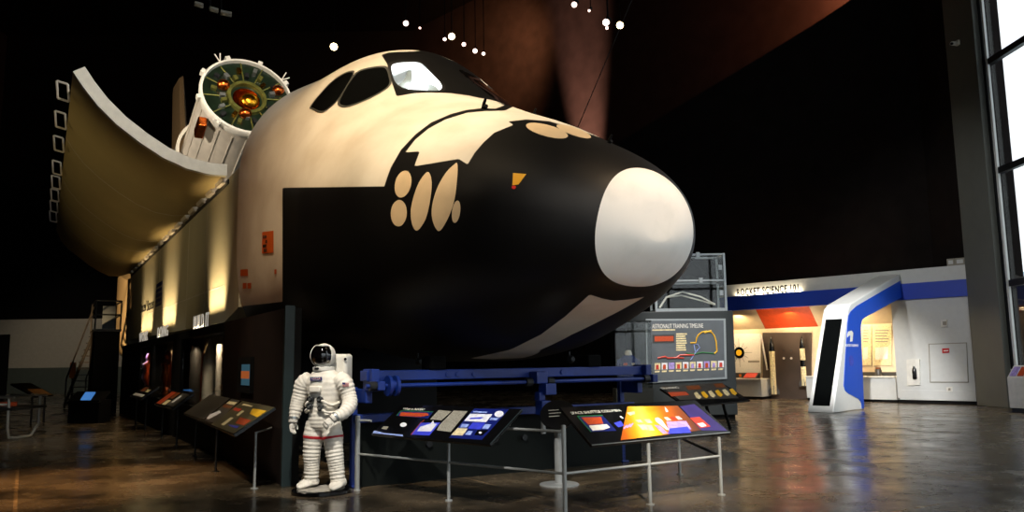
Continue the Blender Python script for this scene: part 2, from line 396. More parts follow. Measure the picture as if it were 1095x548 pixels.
def sdf(pts, poly):
    """signed distance, positive inside"""
    poly = np.array(poly, float); dmin = np.full(len(pts), 1e9); ins = np.zeros(len(pts), bool)
    for i in range(len(poly)):
        a, b_ = poly[i], poly[(i+1) % len(poly)]; e = b_-a; wv = pts-a
        t = np.clip((wv @ e)/max(e @ e, 1e-9), 0, 1); d = wv-t[:, None]*e
        dmin = np.minimum(dmin, (d*d).sum(1))
        c1 = (a[1] <= pts[:, 1]) & (b_[1] > pts[:, 1]); c2 = (a[1] > pts[:, 1]) & (b_[1] <= pts[:, 1])
        cr = e[0]*wv[:, 1]-e[1]*wv[:, 0]
        ins ^= (c1 & (cr > 0)) | (c2 & (cr < 0))
    return np.sqrt(dmin)*np.where(ins, 1, -1)
def spl(poly, n=6):
    """closed Catmull-Rom through the points"""
    out = []; k = len(poly)
    for i in range(k):
        p0, p1, p2, p3 = [np.array(poly[(i+j-1) % k], float) for j in range(4)]
        for t in np.linspace(0, 1, n, endpoint=False):
            out.append(tuple(0.5*((2*p1)+(-p0+p2)*t+(2*p0-5*p1+4*p2-p3)*t*t+(-p0+3*p1-3*p2+p3)*t**3)))
    return out
def oval(c, a, b_, deg, n=28):
    r = math.radians(deg)
    return [(c[0]+a*math.cos(t)*math.cos(r)-b_*math.sin(t)*math.sin(r), c[1]+a*math.cos(t)*math.sin(r)+b_*math.sin(t)*math.cos(r)) for t in [2*PI*i/n for i in range(n)]]
def cz(o, s, pts): return [(o[0]+x/s, o[1]+y/s) for x, y in pts]
MAIN = [(302, 201), (411, 199.5), (414, 190), (418, 179), (429, 160), (444, 144), (461, 131), (482, 122), (499, 117.6), (517, 115.6), (530, 116.3), (560, 105), (800, 100), (800, 430), (302, 430)]
PATCH = [(433.6, 163), (444, 149.5), (458, 137.8), (476, 128), (499, 120.8), (518, 119), (540, 118.3), (580, 100), (680, 130), (650, 149.5), (640, 146.6), (610, 136), (587, 129.7), (563.5, 127.7), (543, 130), (549, 133.6), (528.5, 142), (517, 152.5), (508, 163), (500, 176), (490.5, 170), (443, 178), (449, 162)]
STRIP = [(503, 383.6), (545.7, 374.5), (578.6, 358), (604.9, 338.3), (630.5, 315.3), (644, 319.6), (664, 323.5), (683.7, 323.6), (704, 319.5), (690, 329), (664, 346), (640, 359.5), (611, 372), (578.6, 381.3), (545.7, 385.2)]
LOW = [(200, 362), (256.5, 328), (301.5, 323), (340, 323), (340, 440), (200, 440)]
SURR = [(407.7, 58.6), (415, 56.5), (423, 55.6), (442.7, 55.2), (470, 50), (540, 50), (545, 115), (532.6, 110), (517, 105.8), (502, 102.5), (482, 99.8), (460, 99), (442.7, 99.8), (424, 103), (419.7, 90.4), (414, 68.5)]
PANE_A = spl(cz((320, 40), 4.5625, [(440, 140), (470, 122), (540, 117), (590, 122), (622, 147), (660, 187), (698, 228), (705, 250), (688, 265), (640, 266), (560, 262), (500, 250), (465, 226), (450, 195)]), 4)
PANE_B = spl(cz((320, 40), 4.5625, [(188, 325), (200, 290), (255, 200), (290, 165), (340, 149), (410, 141), (434, 153), (446, 190), (450, 222), (430, 250), (370, 288), (300, 320), (235, 342), (202, 340)]), 4)
PANE_C = spl(cz((320, 40), 4.5625, [(53, 343), (90, 292), (160, 217), (220, 176), (260, 164), (269, 176), (235, 240), (190, 308), (140, 354), (105, 369), (64, 353)]), 4)
def paint(P):
    u = to_px(P)
    d = np.minimum(sdf(u, MAIN), -sdf(u, PATCH)); d = np.minimum(d, -sdf(u, STRIP))
    d = np.maximum(d, sdf(u, LOW)); 
    d = np.where(P[:, 0] > 3.6, np.maximum(d, sdf(u, SURR)), d)
    return d
pm = bpy.data.materials.new('shuttle_paint'); pm.use_nodes = True; nt = pm.node_tree; b = nt.nodes['Principled BSDF']
at = nt.nodes.new('ShaderNodeAttribute'); at.attribute_name = 'paint'
mr = nt.nodes.new('ShaderNodeMapRange'); mr.inputs['From Min'].default_value = -0.25; mr.inputs['From Max'].default_value = 0.25
nt.links.new(at.outputs['Fac'], mr.inputs['Value'])
tc = nt.nodes.new('ShaderNodeTexCoord'); nz = nt.nodes.new('ShaderNodeTexNoise'); nz.inputs['Scale'].default_value = 1.3; nz.inputs['Detail'].default_value = 7
nt.links.new(tc.outputs['Object'], nz.inputs['Vector'])
rw = nt.nodes.new('ShaderNodeValToRGB'); rw.color_ramp.elements[0].position = 0.3; rw.color_ramp.elements[1].position = 0.62
rw.color_ramp.elements[0].color = lin((206, 196, 180)); rw.color_ramp.elements[1].color = lin((226, 219, 206)); nt.links.new(nz.outputs['Fac'], rw.inputs[0])
mx = nt.nodes.new('ShaderNodeMix'); mx.data_type = 'RGBA'; mx.inputs[7].default_value = lin((10, 9, 9))
nt.links.new(mr.outputs[0], mx.inputs['Factor']); nt.links.new(rw.outputs[0], mx.inputs[6]); nt.links.new(mx.outputs[2], b.inputs['Base Color'])
b.inputs['Roughness'].default_value = 0.5; b.inputs['Specular IOR Level'].default_value = 0.25
bp = nt.nodes.new('ShaderNodeBump'); bp.inputs['Strength'].default_value = 0.08; bp.inputs['Distance'].default_value = 0.03
nt.links.new(nz.outputs['Fac'], bp.inputs['Height']); nt.links.new(bp.outputs[0], b.inputs['Normal'])

NH = 230
rows = [hull_at(QB+(3-QB)*(j/NH)**0.9, TT) for j in range(NH+1)]
x9, y9, z9 = rows[-1]
BV = BVHTree.FromPolygons(np.stack([np.stack(r, 1) for r in rows]).reshape(-1, 3).tolist(),
    [(i*NA+j, i*NA+(j+1) % NA, (i+1)*NA+(j+1) % NA, (i+1)*NA+j) for i in range(NH) for j in range(NA)])
PANE_IN = [tuple(np.array(np.mean(PANE_A, 0))+(np.array(p)-np.mean(PANE_A, 0))*0.97) for p in PANE_A]
def hole(P):
    return (P[:, 1] > -0.05) & (P[:, 0] > 3.6) & (sdf(to_px(P), PANE_IN) > 0)
grid_mesh(rows, 'forward_fuselage', pm, ORB, attr=paint, drop=hole)
capm = bpy.data.materials.new('nose_cap_paint'); capm.use_nodes = True; nt = capm.node_tree; b = nt.nodes['Principled BSDF']
tc = nt.nodes.new('ShaderNodeTexCoord'); nz = nt.nodes.new('ShaderNodeTexNoise'); nz.inputs['Scale'].default_value = 3; nz.inputs['Detail'].default_value = 8
nt.links.new(tc.outputs['Object'], nz.inputs['Vector'])
rw = nt.nodes.new('ShaderNodeValToRGB'); rw.color_ramp.elements[0].position = 0.28; rw.color_ramp.elements[1].position = 0.5
rw.color_ramp.elements[0].color = lin((222, 219, 212)); rw.color_ramp.elements[1].color = lin((232, 228, 221)); nt.links.new(nz.outputs['Fac'], rw.inputs[0])
nt.links.new(rw.outputs[0], b.inputs['Base Color']); b.inputs['Roughness'].default_value = 0.5; b.inputs['Specular IOR Level'].default_value = 0.3
NCP = 40
crows = []
for j in range(NCP+1):
    k = j/NCP; x, y, z = hull_at(QB*k, TT)
    if j == 0: x = np.zeros(NA); y = np.zeros(NA); z = np.full(NA, 3.16)
    crows.append((x, y, z))
# the first rows come from a small blunt ring: blend them to the tip
x1, y1, z1 = crows[5]
for j in range(1, 5):
    k = j/5; crows[j] = (x1*k*k, y1*k, 3.16+(z1-3.16)*k)
grid_mesh(crows, 'nose_cap', capm, ORB)

cenH = Vector((5, .8, 5.5))
def hit(u, v, off=0.0):
    d = ray(u, v).normalized()
    o = Vector(((CAM-SP).dot(AX), (CAM-SP).dot(ST), CAM.z)); dl = Vector((d.dot(AX), d.dot(ST), d.z))
    h = BV.ray_cast(o, dl)
    if h[0] is None:                       # just past the outline: take the hull point nearest to the line of sight
        k = (cenH-o).dot(dl); h = BV.find_nearest(o+dl*k)
        for _ in range(6): h = BV.find_nearest(o+dl*(h[0]-o).dot(dl))
    n = h[1] if h[1].dot(dl) < 0 else -h[1]
    return h[0]+n*off, n
def resamp(poly, st):
    out = []
    for i in range(len(poly)):
        a, b_ = np.array(poly[i], float), np.array(poly[(i+1) % len(poly)], float); n = max(1, int(np.linalg.norm(b_-a)/st))
        out += [tuple(a+(b_-a)*k/n) for k in range(n)]
    return out
def tri_in(poly, st):
    bd = resamp(poly, st); A_ = np.array(bd); lo, hi = A_.min(0), A_.max(0)
    g = np.array([(x, y) for x in np.arange(lo[0], hi[0], st) for y in np.arange(lo[1], hi[1], st)])
    g = g[sdf(g, bd) > st*0.5] if len(g) else g
    vs = [Vector(p) for p in bd]+[Vector(p) for p in g]
    r = delaunay_2d_cdt(vs, [], [list(range(len(bd)))], 1, 1e-6)
    return r[0], r[2], len(bd)
def hull_patch(poly, name, m, off=0.006, st=3.0, mirror=False, smooth=True):
    vs, fs, _ = tri_in(poly, st); cen = Vector(np.mean(poly, 0)); pts = []
    for p in vs:
        h = None
        for k in range(12):
            q = cen+(Vector(p)-cen)*(1-k*0.02); h = hit(q.x, q.y, off)
            if h: break
        pts.append(h[0] if h else pts[-1])
    objs = []
    for sgn in ((1, -1) if mirror else (1,)):
        o = MB().add([(p[0], p[1]*sgn, p[2]) for p in pts], [tuple(f) for f in fs])
        objs.append(o.build(name, m, ORB, smooth=smooth, world=False))
    return objs
def ring_patch(poly, k, name, m, off, mirror=False):
    cen = np.mean(poly, 0); bd = resamp(poly, 2.0); vs = []; n = len(bd)
    for kk in (k, 1.0, ):
        for p in bd:
            q = cen+(np.array(p)-cen)*kk; h = hit(q[0], q[1], off) or hit(*(cen+(q-cen)*0.96), off)
            vs.append(h[0])
    fs = [(i, (i+1) % n, n+(i+1) % n, n+i) for i in range(n)]
    for sgn in ((1, -1) if mirror else (1,)):
        MB().add([(p[0], p[1]*sgn, p[2]) for p in vs], fs).build(name, m, ORB, smooth=True, world=False)
M['pane'] = mat('cockpit_glass_dark', (12, 13, 13), 0.05, spec=0.6, coat=0.6)
M['surround'] = mat('window_surround_black', (20, 20, 20), 0.5)
# shallow white tub with an added lamp, making the front starboard window bright
bd = resamp(PANE_A, 3.0); hs = [hit(*p) for p in bd]; nav = sum((h[1] for h in hs), Vector())/len(hs); nav.normalize()
outer = [h[0]-h[1]*0.01 for h in hs]; cen = sum(outer, Vector())/len(outer)
inner = [cen+(p-cen)*1.02-nav*0.55 for p in outer]
n = len(bd)
tub = MB().add(outer+inner+[cen-nav*0.55], [(i, (i+1) % n, n+(i+1) % n, n+i) for i in range(n)]+[(n+i, n+(i+1) % n, 2*n) for i in range(n)])
M['cockpit'] = mat('cockpit_lining_white', (236, 238, 238), 0.6, var=0.02)
tub.build('cockpit_interior', 'cockpit', ORB, world=False, fix=False)
def inpt(u, v, dp):
    h = hit(u, v); return h[0]-nav*dp
M['seatgrey'] = mat('cockpit_seat_grey', (128, 136, 136), 0.6)
for poly in (cz((320, 40), 4.5625, [(455, 205), (500, 175), (520, 150), (528, 120), (548, 118), (550, 150), (540, 190), (520, 225), (500, 248), (470, 235), (500, 205), (460, 212)]),
             cz((320, 40), 4.5625, [(612, 190), (640, 183), (668, 196), (690, 222), (672, 232), (655, 226), (640, 232), (622, 238), (628, 215)])):
    a = [inpt(u, v, 0.16) for u, v in poly]; b_ = [p-nav*0.06 for p in a]; k = len(a)
    MB().add(a+b_, [tuple(range(k)), tuple(reversed(range(k, 2*k)))]+[(i, (i+1) % k, k+(i+1) % k, k+i) for i in range(k)]).build('cockpit_seat', 'seatgrey', ORB, world=False)
L = bpy.data.lights.new('added_tub_lamp', 'POINT'); L.energy = 60; L.color = (0.95, 0.98, 1.0); L.shadow_soft_size = 0.05
lo = bpy.data.objects.new('added_tub_lamp', L); C.objects.link(lo); lp = cen-nav*0.1; lo.location = S(*lp)
ring_patch(PANE_A, 0.93, 'window_frame', 'surround', 0.007)
ring_patch(oval((0, 0), 1, 1, 0) and [tuple(np.array(np.mean(PANE_A, 0))+(np.array(p)-np.mean(PANE_A, 0))*1.06) for p in PANE_A], 0.93, 'window_frame', 'surround', 0.006)
M['frame_grey'] = mat('window_frame_grey', (62, 62, 58), 0.5)
for poly in (PANE_B, PANE_C): ring_patch(poly, 0.92, 'window_frame', 'frame_grey', 0.009, mirror=True)
hull_patch(PANE_A, 'window_pane', 'glass', 0.004)
hull_patch(PANE_A, 'window_pane', 'pane', 0.006)[0].scale = (1, -1, 1)
hull_patch(PANE_B, 'window_pane', 'pane', 0.006, mirror=True)
hull_patch(PANE_C, 'window_pane', 'pane', 0.006, mirror=True)
# thruster covers
for poly in (oval((431.5, 197.2), 8.6, 14.6, 14), oval((427, 228.2), 8.6, 14.2, 3),
             spl(cz((400, 100), 3.425, [(203, 291), (213, 330), (206, 400), (190, 462), (163, 501), (146, 492), (136, 450), (141, 400), (160, 340), (184, 300)]), 4),
             spl(cz((400, 100), 3.425, [(306, 259), (306, 310), (296, 390), (275, 452), (245, 502), (226, 492), (213, 450), (217, 398), (236, 340), (266, 290), (292, 264)]), 4),
             oval((488.2, 226.7), 4.4, 12, 8), oval((584.8, 140.4), 23.2, 6.2, 15), oval((613.5, 141.2), 19.5, 4.2, 19)):
    hull_patch(poly, 'thruster_cover', 'thruster', 0.008, 2.0, mirror=np.mean(poly, 0)[0] < 520)
hull_patch(cz((400, 100), 3.425, [(510, 293), (558, 297), (530, 335), (507, 338)]), 'yellow_decal', 'decal_yellow', 0.008, 2.0)
hull_patch(oval((549.8, 200.7), 2.3, 2.0, 0, 14), 'red_decal', mat('red_decal', (210, 40, 30), 0.4), 0.009, 2.0)
hull_patch([(281, 248.5), (293, 247), (293, 270.5), (280.5, 271.5)], 'rescue_sign', 'decal_orange', 0.010, 4.0)[0]['label'] = 'orange rescue sign'
def hull_text(s, u, v, h, wd, m='textblack'):
    p, n_ = hit(u, v, 0.016); n_ = Vector((n_.x*0, 1, 0)); ex = Vector((-1, 0, 0))
    a = hit(u+6, v-0.4)[0]-hit(u, v)[0]; a = a.normalized()
    return text(s, 'lettering', m, ORB, S(*p), (AX*a.x+ST*a.y+ZU*a.z), ZU, h, 0.002, wd)
for s, u, v, wd in (('CUT HERE', 282, 255.4, 0.2), ('FOR', 284.8, 260.2, 0.08), ('EMERGENCY', 282, 265.0, 0.2), ('RESCUE', 283, 269.6, 0.16)):
    hull_text(s, u, v, 0.075, wd)
for x, y, w_, h_ in ((261.5, 292, 8, 7), (262, 306, 4, 6), (267, 306, 4, 6), (295, 291, 2.2, 5)):
    hull_patch([(x-w_/2, y-h_/2), (x+w_/2, y-h_/2-.4), (x+w_/2, y+h_/2-.4), (x-w_/2, y+h_/2)], 'warning_label', 'decal_orange', 0.008, 3.0)
# air data probes on the ridge
for u, v, s in ((517, 115.5, 1), (571.5, 121.5, 0.8), (651, 152.5, 0.7)):
    h = hit(u, v+0.6); p = h[0]
    MB().tube([p, p+Vector((-0.02, 0, 0.07*s)), p+Vector((-0.07, 0.0, 0.13*s))], [0.032*s, 0.026*s, 0.018*s], 8).tube([p+Vector((0.02, 0, 0)), p+Vector((-.09*s, 0, 0.012))], 0.03*s, 8).build('probe', 'black', ORB, world=False, smooth=True)
# bulkhead at the back of the cabin
ringp = [(9.0, float(a), float(c)) for a, c in zip(y9, z9)]
MB().add(ringp, [tuple(range(NA))]).build('bulkhead', 'iuswhite', ORB, world=False)
# mid fuselage: open trough
def sill(x): return 5.52-(x-10)*0.011
MIDX = [9.06, 10.3, 14, 18, 22, 26, 28.4]
M['midwhite'] = mat('felt_side_white', (196, 188, 160), 0.75, var=0.06, scale=1.0)
mid = MB(); rings = []
for x in MIDX:
    zb = 2.72 if x < 9.5 else 2.49+(x-10.3)*0.01
    zs = sill(x)
    rings.append([(x, 2.6, zs), (x, 2.6, zb), (x, 2.15, zb), (x, 2.0, 2.0), (x, -2.0, 2.0), (x, -2.15, zb), (x, -2.6, zb), (x, -2.6, zs), (x, -2.38, zs), (x, -2.38, 4.6), (x, -1.5, 3.4), (x, 1.5, 3.4), (x, 2.38, 4.6), (x, 2.38, zs)])
mid.loft(rings).build('mid_fuselage', 'midwhite', ORB, world=False)
# panel seams and access marks along the side
for x in (12.6, 15.0, 20.2, 23.8):
    MB().box((x, 2.601, 4.0), (0.02, 0.006, 2.9)).build('panel_seam', 'iuswhite', ORB, world=False)
MB().obox((10.5, 2.6, 3.25), (12, 0, 0.1), (0, 0.006, 0), (0, 0, 0.02)).build('panel_seam', 'iuswhite', ORB, world=False)
# writing and flag
x0, z0 = side(149, 335.5, 2.62); x1, z1 = side(163.5, 331, 2.62); zt = side(163.5, 314, 2.62)[1]
wt = abs(x0-x1)
text('United', 'lettering', 'textblack', ORB, S(x0, 2.606, z0), -AX, ZU, (zt-z1)*0.95, 0.003, wt*.46)
text('States', 'lettering', 'textblack', ORB, S(x0-wt*.54, 2.606, z0+(z1-z0)*.54), -AX, ZU, (zt-z1)*0.95, 0.003, wt*.46)
xa, za = side(165.5, 329, 2.62); xb, zb_ = side(172, 327, 2.62); zt2 = side(172, 301, 2.62)[1]
fl = MB().obox(S(xa, 2.6, za), AX*(xb-xa), ST*0.006, ZU*(zt2-za)).build('flag_emblem', 'p_navy', ORB)
hf = zt2-za
for k in range(4): MB().obox(S(xa, 2.606, za+hf*(0.1+0.22*k)), AX*(xb-xa), ST*0.003, ZU*hf*0.07).build('flag_stripe', 'greytext', fl)
# aft fuselage with engine pods and the fin
aft = MB(); rings = []
for x, w_, zt_, zb in ((28.5, 2.6, 5.32, 2.6), (30.5, 2.62, 5.7, 2.55), (33, 2.62, 6.1, 2.5), (35.2, 2.5, 6.2, 2.6)):
    rings.append([(x, w_, zt_-0.4), (x, w_, zb), (x, w_-0.4, 2.0), (x, -w_+0.4, 2.0), (x, -w_, zb), (x, -w_, zt_-0.4), (x, -w_+0.6, zt_+0.6), (x, w_-0.6, zt_+0.6)])
aft.loft(rings).build('aft_fuselage', 'midwhite', ORB, world=False)
MB().box((28.9, 2.61, 4.4), (0.5, 0.05, 1.5)).build('vent_slot', 'black', ORB, world=False)
fin = MB(); rings = []
for z, xa_, xb_, t in ((6.6, 30.6, 35.2, 0.22), (8.0, 31.4, 36.2, 0.22), (12.0, 33.2, 37.3, 0.18), (16.2, 35.2, 38.4, 0.12)):
    rings.append([(xa_, 0, z), (xa_+0.5, t, z), (xb_-1, t*1.2, z), (xb_, 0.03, z), (xb_, -0.03, z), (xb_-1, -t*1.2, z), (xa_+0.5, -t, z)])
fin.loft(rings).build('tail_fin', 'tailmat', ORB, world=False)
# payload bay doors
fr_ = [(5.57, 7.26), (5.38, 6.98), (5.12, 6.66), (4.76, 6.32), (4.34, 6.02), (3.9, 5.76), (3.45, 5.59), (3.0, 5.52), (2.66, 5.53)]
re_ = [(5.29, 6.90), (5.12, 6.50), (4.86, 6.18), (4.5, 5.90), (4.1, 5.58), (3.75, 5.36), (3.4, 5.2), (3.0, 5.2), (2.66, 5.33)]
def door_ring(k, x, t):
    out = [((1-k)*a[0]+k*b_[0], (1-k)*a[1]+k*b_[1]) for a, b_ in zip(fr_, re_)]
    inn = []
    for i, p in enumerate(out):
        a = out[max(i-1, 0)]; b_ = out[min(i+1, len(out)-1)]; tx, ty = b_[0]-a[0], b_[1]-a[1]; l = math.hypot(tx, ty)
        inn.append((p[0]+ty/l*t, p[1]-tx/l*t))
    return [(x, y, z) for y, z in out]+[(x, y, z) for y, z in reversed(inn)]
M['doorfelt'] = mat('door_skin_beige', (188, 168, 116), 0.7, var=0.06, scale=0.8)
M['dooredge'] = mat('door_edge_white', (232, 228, 216), 0.6)
dr = MB().loft([door_ring(k, 10.25+18.2*k, 0.1) for k in np.linspace(0, 1, 24)]).build('payload_door', 'doorfelt', ORB, world=False, smooth=True, sharp=50)
MB().loft([door_ring(k, 10.25+18.2*k-0.015, 0.24) for k in (0.0, 0.008)]).build('door_rim', 'dooredge', dr, world=False)
for k in (0.26, 0.5, 0.62, 0.78):
    r = [(x, y, z) for x, y, z in door_ring(k, 10.25+18.2*k, 0.1)][:9]; n = 9
    v = [(x-0.02, y+0.002, z-0.004) for x, y, z in r]+[(x+0.02, y+0.002, z-0.004) for x, y, z in r]
    MB().add(v, [(i, i+1, n+i+1, n+i) for i in range(n-1)]).build('door_seam', 'dooredge', dr, world=False)
for u, v, hh in ((68, 95, 22), (64, 127, 20), (62, 153, 15), (60, 178, 14), (58, 195, 13), (57, 208, 11), (55.5, 220, 10), (54.5, 231, 9)):
    # station along the door edge that lies at this height
    best = min(np.linspace(0, 1, 80), key=lambda k: abs(proj(S(10.25+18.2*k, 5.62-0.28*k, 7.26-0.36*k))[1]-v))
    x = 10.25+18.2*best; y, z = 5.57-0.28*best, 7.22-0.36*best
    b0 = Vector((x, y+0.02, z-0.2)); s_ = 0.36
    fm_ = MB(); q = [b0, b0+Vector((0, 0.2, 0.04)), b0+Vector((0, 0.24, 0.04+s_)), b0+Vector((0, 0.04, s_))]
    for i in range(4): fm_.tube([q[i], q[(i+1) % 4]], 0.024, 6)
    fm_.build('latch_bracket', 'iuswhite', dr, world=False)
for i in range(16):
    x = 10.8+i*1.12
    MB().box((x, 2.66, sill(x)-0.03), (0.62, 0.1, 0.1)).tube([(x-0.35, 2.68, sill(x)), (x+0.35, 2.68, sill(x))], 0.05, 8).build('door_hinge', 'iuswhite', dr, world=False)
MB().obox((10.3, 2.6, sill(10.3)-0.14), (18.0, 0, -0.198), (0, 0.03, 0), (0, 0, 0.1)).build('hinge_shadow_strip', 'darkmetal', dr, world=False).name = 'hinge_shade_strip'  # dark strip stands in for the shade along the hinge line
# port door, standing open the other way
MB().loft([[(x, -y, z) for x, y, z in door_ring(k, 10.25+18.2*k, 0.1)] for k in np.linspace(0, 1, 12)]).build('payload_door', 'doorfelt', ORB, world=False, smooth=True, sharp=50)
# what carries the mockup
MB().box((20, 0, 0.99), (21, 3.6, 1.97)).build('support_plinth', 'black', ORB, world=False)

# ------------------------------------------------------------------ upper stage standing out of the bay
xi = 17.3; yi, zi = stn(265, 102, xi)
tau = math.radians(20); IAX = (-AX*math.cos(tau)+ZU*math.sin(tau)).normalized(); ic = S(xi, yi, zi); IR = 1.36; IL = 5.6
US = thing('upper_stage_rocket', 'white upper stage cylinder with gold interior tilted up out of the payload bay', 'rocket stage', ic-IAX*IL, 0)
i1 = ST.copy(); i2 = IAX.cross(i1).normalized()
def ip(r, ang, h): return ic+(i1*math.cos(ang)+i2*math.sin(ang))*r+IAX*h
def iring(r, h, n=64): return [ip(r, 2*PI*k/n, h) for k in range(n)]
MB().loft([iring(IR-0.06, -IL), iring(IR-0.06, -0.25), iring(IR-0.10, -0.25), iring(IR-0.10, -IL)], cap=False).build('skin', 'iuswhite', US, smooth=True)
for k in range(20):
    a = 2*PI*k/20
    MB().tube([ip(IR-0.05, a, -IL+0.1), ip(IR-0.05, a, -0.5)], 0.018, 6).build('rib', 'iuswhite', US)
rim = MB().loft([iring(IR-0.08, -0.3), iring(IR, -0.3), iring(IR+0.03, -0.05), iring(IR, 0), iring(IR-0.06, 0), iring(IR-0.08, -0.3)], cap=False).build('rim', 'white', US, smooth=True)
for k in range(9):
    a = 2*PI*k/9+0.2
    MB().box(ip(IR+0.05, a, -0.1), (0.14, 0.14, 0.2), Matrix((i1, i2, IAX)).transposed() @ Matrix.Rotation(a, 3, 'Z')).build('clamp', 'white', rim)
for a in (0.9, 2.3, 3.8, 5.3):
    MB().tube([ip(IR, a, -0.05), ip(IR+0.22, a+0.05, 0.12)], 0.02, 6).tube([ip(IR, a, -0.05), ip(IR+0.2, a-0.07, 0.1)], 0.02, 6).build('antenna', 'white', rim)
M['iusdeck'] = mat('green_black_deck', (20, 34, 22), 0.3, var=0.4, scale=5)
M['iusdetail'] = mat('olive_detail', (120, 120, 60), 0.35, 0.6, var=0.3, scale=8)
MB().loft([iring(IR-0.07, -0.13), iring(0.40, -0.2)], cap=False).build('equipment_deck', 'iusdeck', US)
MB().loft([iring(0.60, -0.18), iring(0.58, -0.06), iring(0.48, -0.06), iring(0.46, -0.22)], cap=False).build('inner_ring', 'iusdetail', US, smooth=True)
prof = [(0.02, -0.9), (0.2, -0.86), (0.33, -0.7), (0.45, -0.2)]
MB().loft([iring(r, h) for r, h in prof], cap=False).build('motor_dome', 'gold', US, smooth=True)
rm = Matrix((i1, i2, IAX)).transposed()
MB().ell(ip(0.12, 3.4, -0.38), (0.33, 0.3, 0.28), rot=rm).build('gold_nozzle', 'gold', US, smooth=True)
def iang(u, v):      # angle on the deck for a picture position
    p = onplane(u, v, ic-IAX*0.3, IAX)-(ic-IAX*0.3); return math.atan2(p.dot(i2), p.dot(i1)), p.length
for u, v in ((237.3, 95.5), (299, 100.5), (260.5, 126), (268, 76)):
    a, r = iang(u, v); r = min(r, 1.05)
    if v < 80: continue
    MB().ell(ip(r, a, -0.08), (0.19, 0.17, 0.17), rot=rm).build('fuel_tank', 'copper', US, smooth=True)
for k in range(12):
    a = 2*PI*k/12+0.1
    MB().tube([ip(0.6, a, -0.12), ip(IR-0.09, a, -0.1)], 0.022, 6).build('strut', 'iusdetail', US)
for k in range(26):
    a = 2*PI*k/26+0.33; r = 0.72+0.42*((k*7) % 5)/5
    MB().box(ip(r, a, -0.1), (0.16, 0.11, 0.14), rm @ Matrix.Rotation(a, 3, 'Z')).build('electronics_box', ['iusdetail', 'steel', 'darkmetal', 'gold'][k % 4], US)
# cradle ring it leans in
cr = MB().loft([iring(IR+0.06, -3.6), iring(IR+0.16, -3.6), iring(IR+0.16, -3.3), iring(IR+0.06, -3.3), iring(IR+0.06, -3.6)], cap=False).build('cradle_ring', 'dooredge', US, smooth=True)
for sgn in (1, -1):
    p = ic-IAX*3.45+ST*(IR+0.1)*sgn; lp = (p-SP)
    MB().tube([p, S(lp.dot(AX)+0.4, lp.dot(ST), 4.9), S(lp.dot(AX)+0.4, lp.dot(ST)*0.55, 3.5)], 0.09, 10).build('cradle_leg', 'dooredge', cr)
MB().box(ip(IR+0.16, iang(216, 128)[0], -0.75), (0.25, 0.32, 0.7), rm).build('foil_box', 'copper', US, bevel=0.04)
# ------------------------------------------------------------------ transport dolly under the nose
DX = 3.05
DO = thing('transport_dolly', 'blue steel transport dolly with crossbeams and clamps under the shuttle nose', 'dolly', S(DX, 0, 0), SROT)
def sb(mb, x0, x1, y0, y1, z0, z1): return mb.obox(S(x0, y0, z0), AX*(x1-x0), ST*(y1-y0), ZU*(z1-z0))
sb(MB(), DX-.02, DX+.22, -2.36, 2.3, 1.385, 1.52).build('crossbeam', 'dblue', DO, bevel=.012)
sb(MB(), DX+.34, DX+.46, -2.36, 2.3, 0.84, 0.95).build('crossbeam', 'dblue', DO, bevel=.012)
MB().tube([S(DX-.14, -2.3, 1.325), S(DX-.14, 2.36, 1.325)], .028, 12).build('drive_shaft', 'dblue', DO, smooth=True)
MB().lathe([(.03, -.07), (.13, -.07), (.13, -.03), (.07, -.03), (.07, .03), (.13, .03), (.13, .07), (.03, .07)], S(DX-.14, 2.0, 1.325), ST, 24).build('clamp', 'dblue', DO, smooth=True, sharp=30)
for y in (2.26, -.06, -.42, -2.2):
    MB().lathe([(.03, -.05), (.06, -.05), (.06, .05), (.03, .05)], S(DX-.14, y, 1.325), ST, 14).build('gear', 'darkmetal', DO)
for sy in (2.2, -2.3):
    e = MB(); sb(e, DX-.12, DX+.2, sy-.04, sy+.07, 1.26, 1.54); sb(e, DX-.22, DX-.1, sy-.08, sy+.02, 1.27, 1.39)
    e.build('end_bracket', 'dblue', DO, bevel=.012)
    l = MB(); sb(l, DX+.5, DX+.58, sy+.02, sy+.10, 0.02, 1.3); sb(l, DX+.46, DX+.62, sy-.01, sy+.12, 0.0, 0.03)
    l.build('leg', 'dblue', DO, bevel=.01)
    k = MB(); sb(k, DX+.1, DX+.58, sy-.03, sy+.07, 1.1, 1.28); k.build('gusset', 'dblue', DO, bevel=.015)
cb = MB(); sb(cb, DX-.24, DX-.03, -.32, -.14, 1.30, 1.47); sb(cb, DX-.28, DX-.08, -.44, -.26, 1.14, 1.3)
sb(cb, DX-.2, DX-.06, -.30, -.2, 1.06, 1.18); sb(cb, DX-.26, DX-.08, -.36, -.2, .86, 1.06); sb(cb, DX-.3, DX-.08, -.54, -.36, .72, .90)
cb.build('jack_bracket', 'dblue', DO, bevel=.012)
MB().tube([S(DX-.16, -.28, .6), S(DX-.16, -.28, .88)], .035, 10).build('jack_screw', 'steel', DO, smooth=True)
for y in (-.72, .75, 1.0, 1.15): MB().lathe([(.035, -.02), (.035, .02)], S(DX-.02, y, 1.45), AX, 6).build('bolt', 'dblue', DO)
for y in (-1.3, 1.3):
    pz = 1.76
    pd = MB(); sb(pd, DX-.05, DX+.25, y-.12, y+.12, 1.52, 1.70); pd.build('saddle_pad', 'ceil', DO, bevel=.02)
sk = MB(); sb(sk, DX+.5, DX+.56, -2.6, 2.2, 0.0, .82); sk.build('skirt_panel', 'darkgreen', DO)
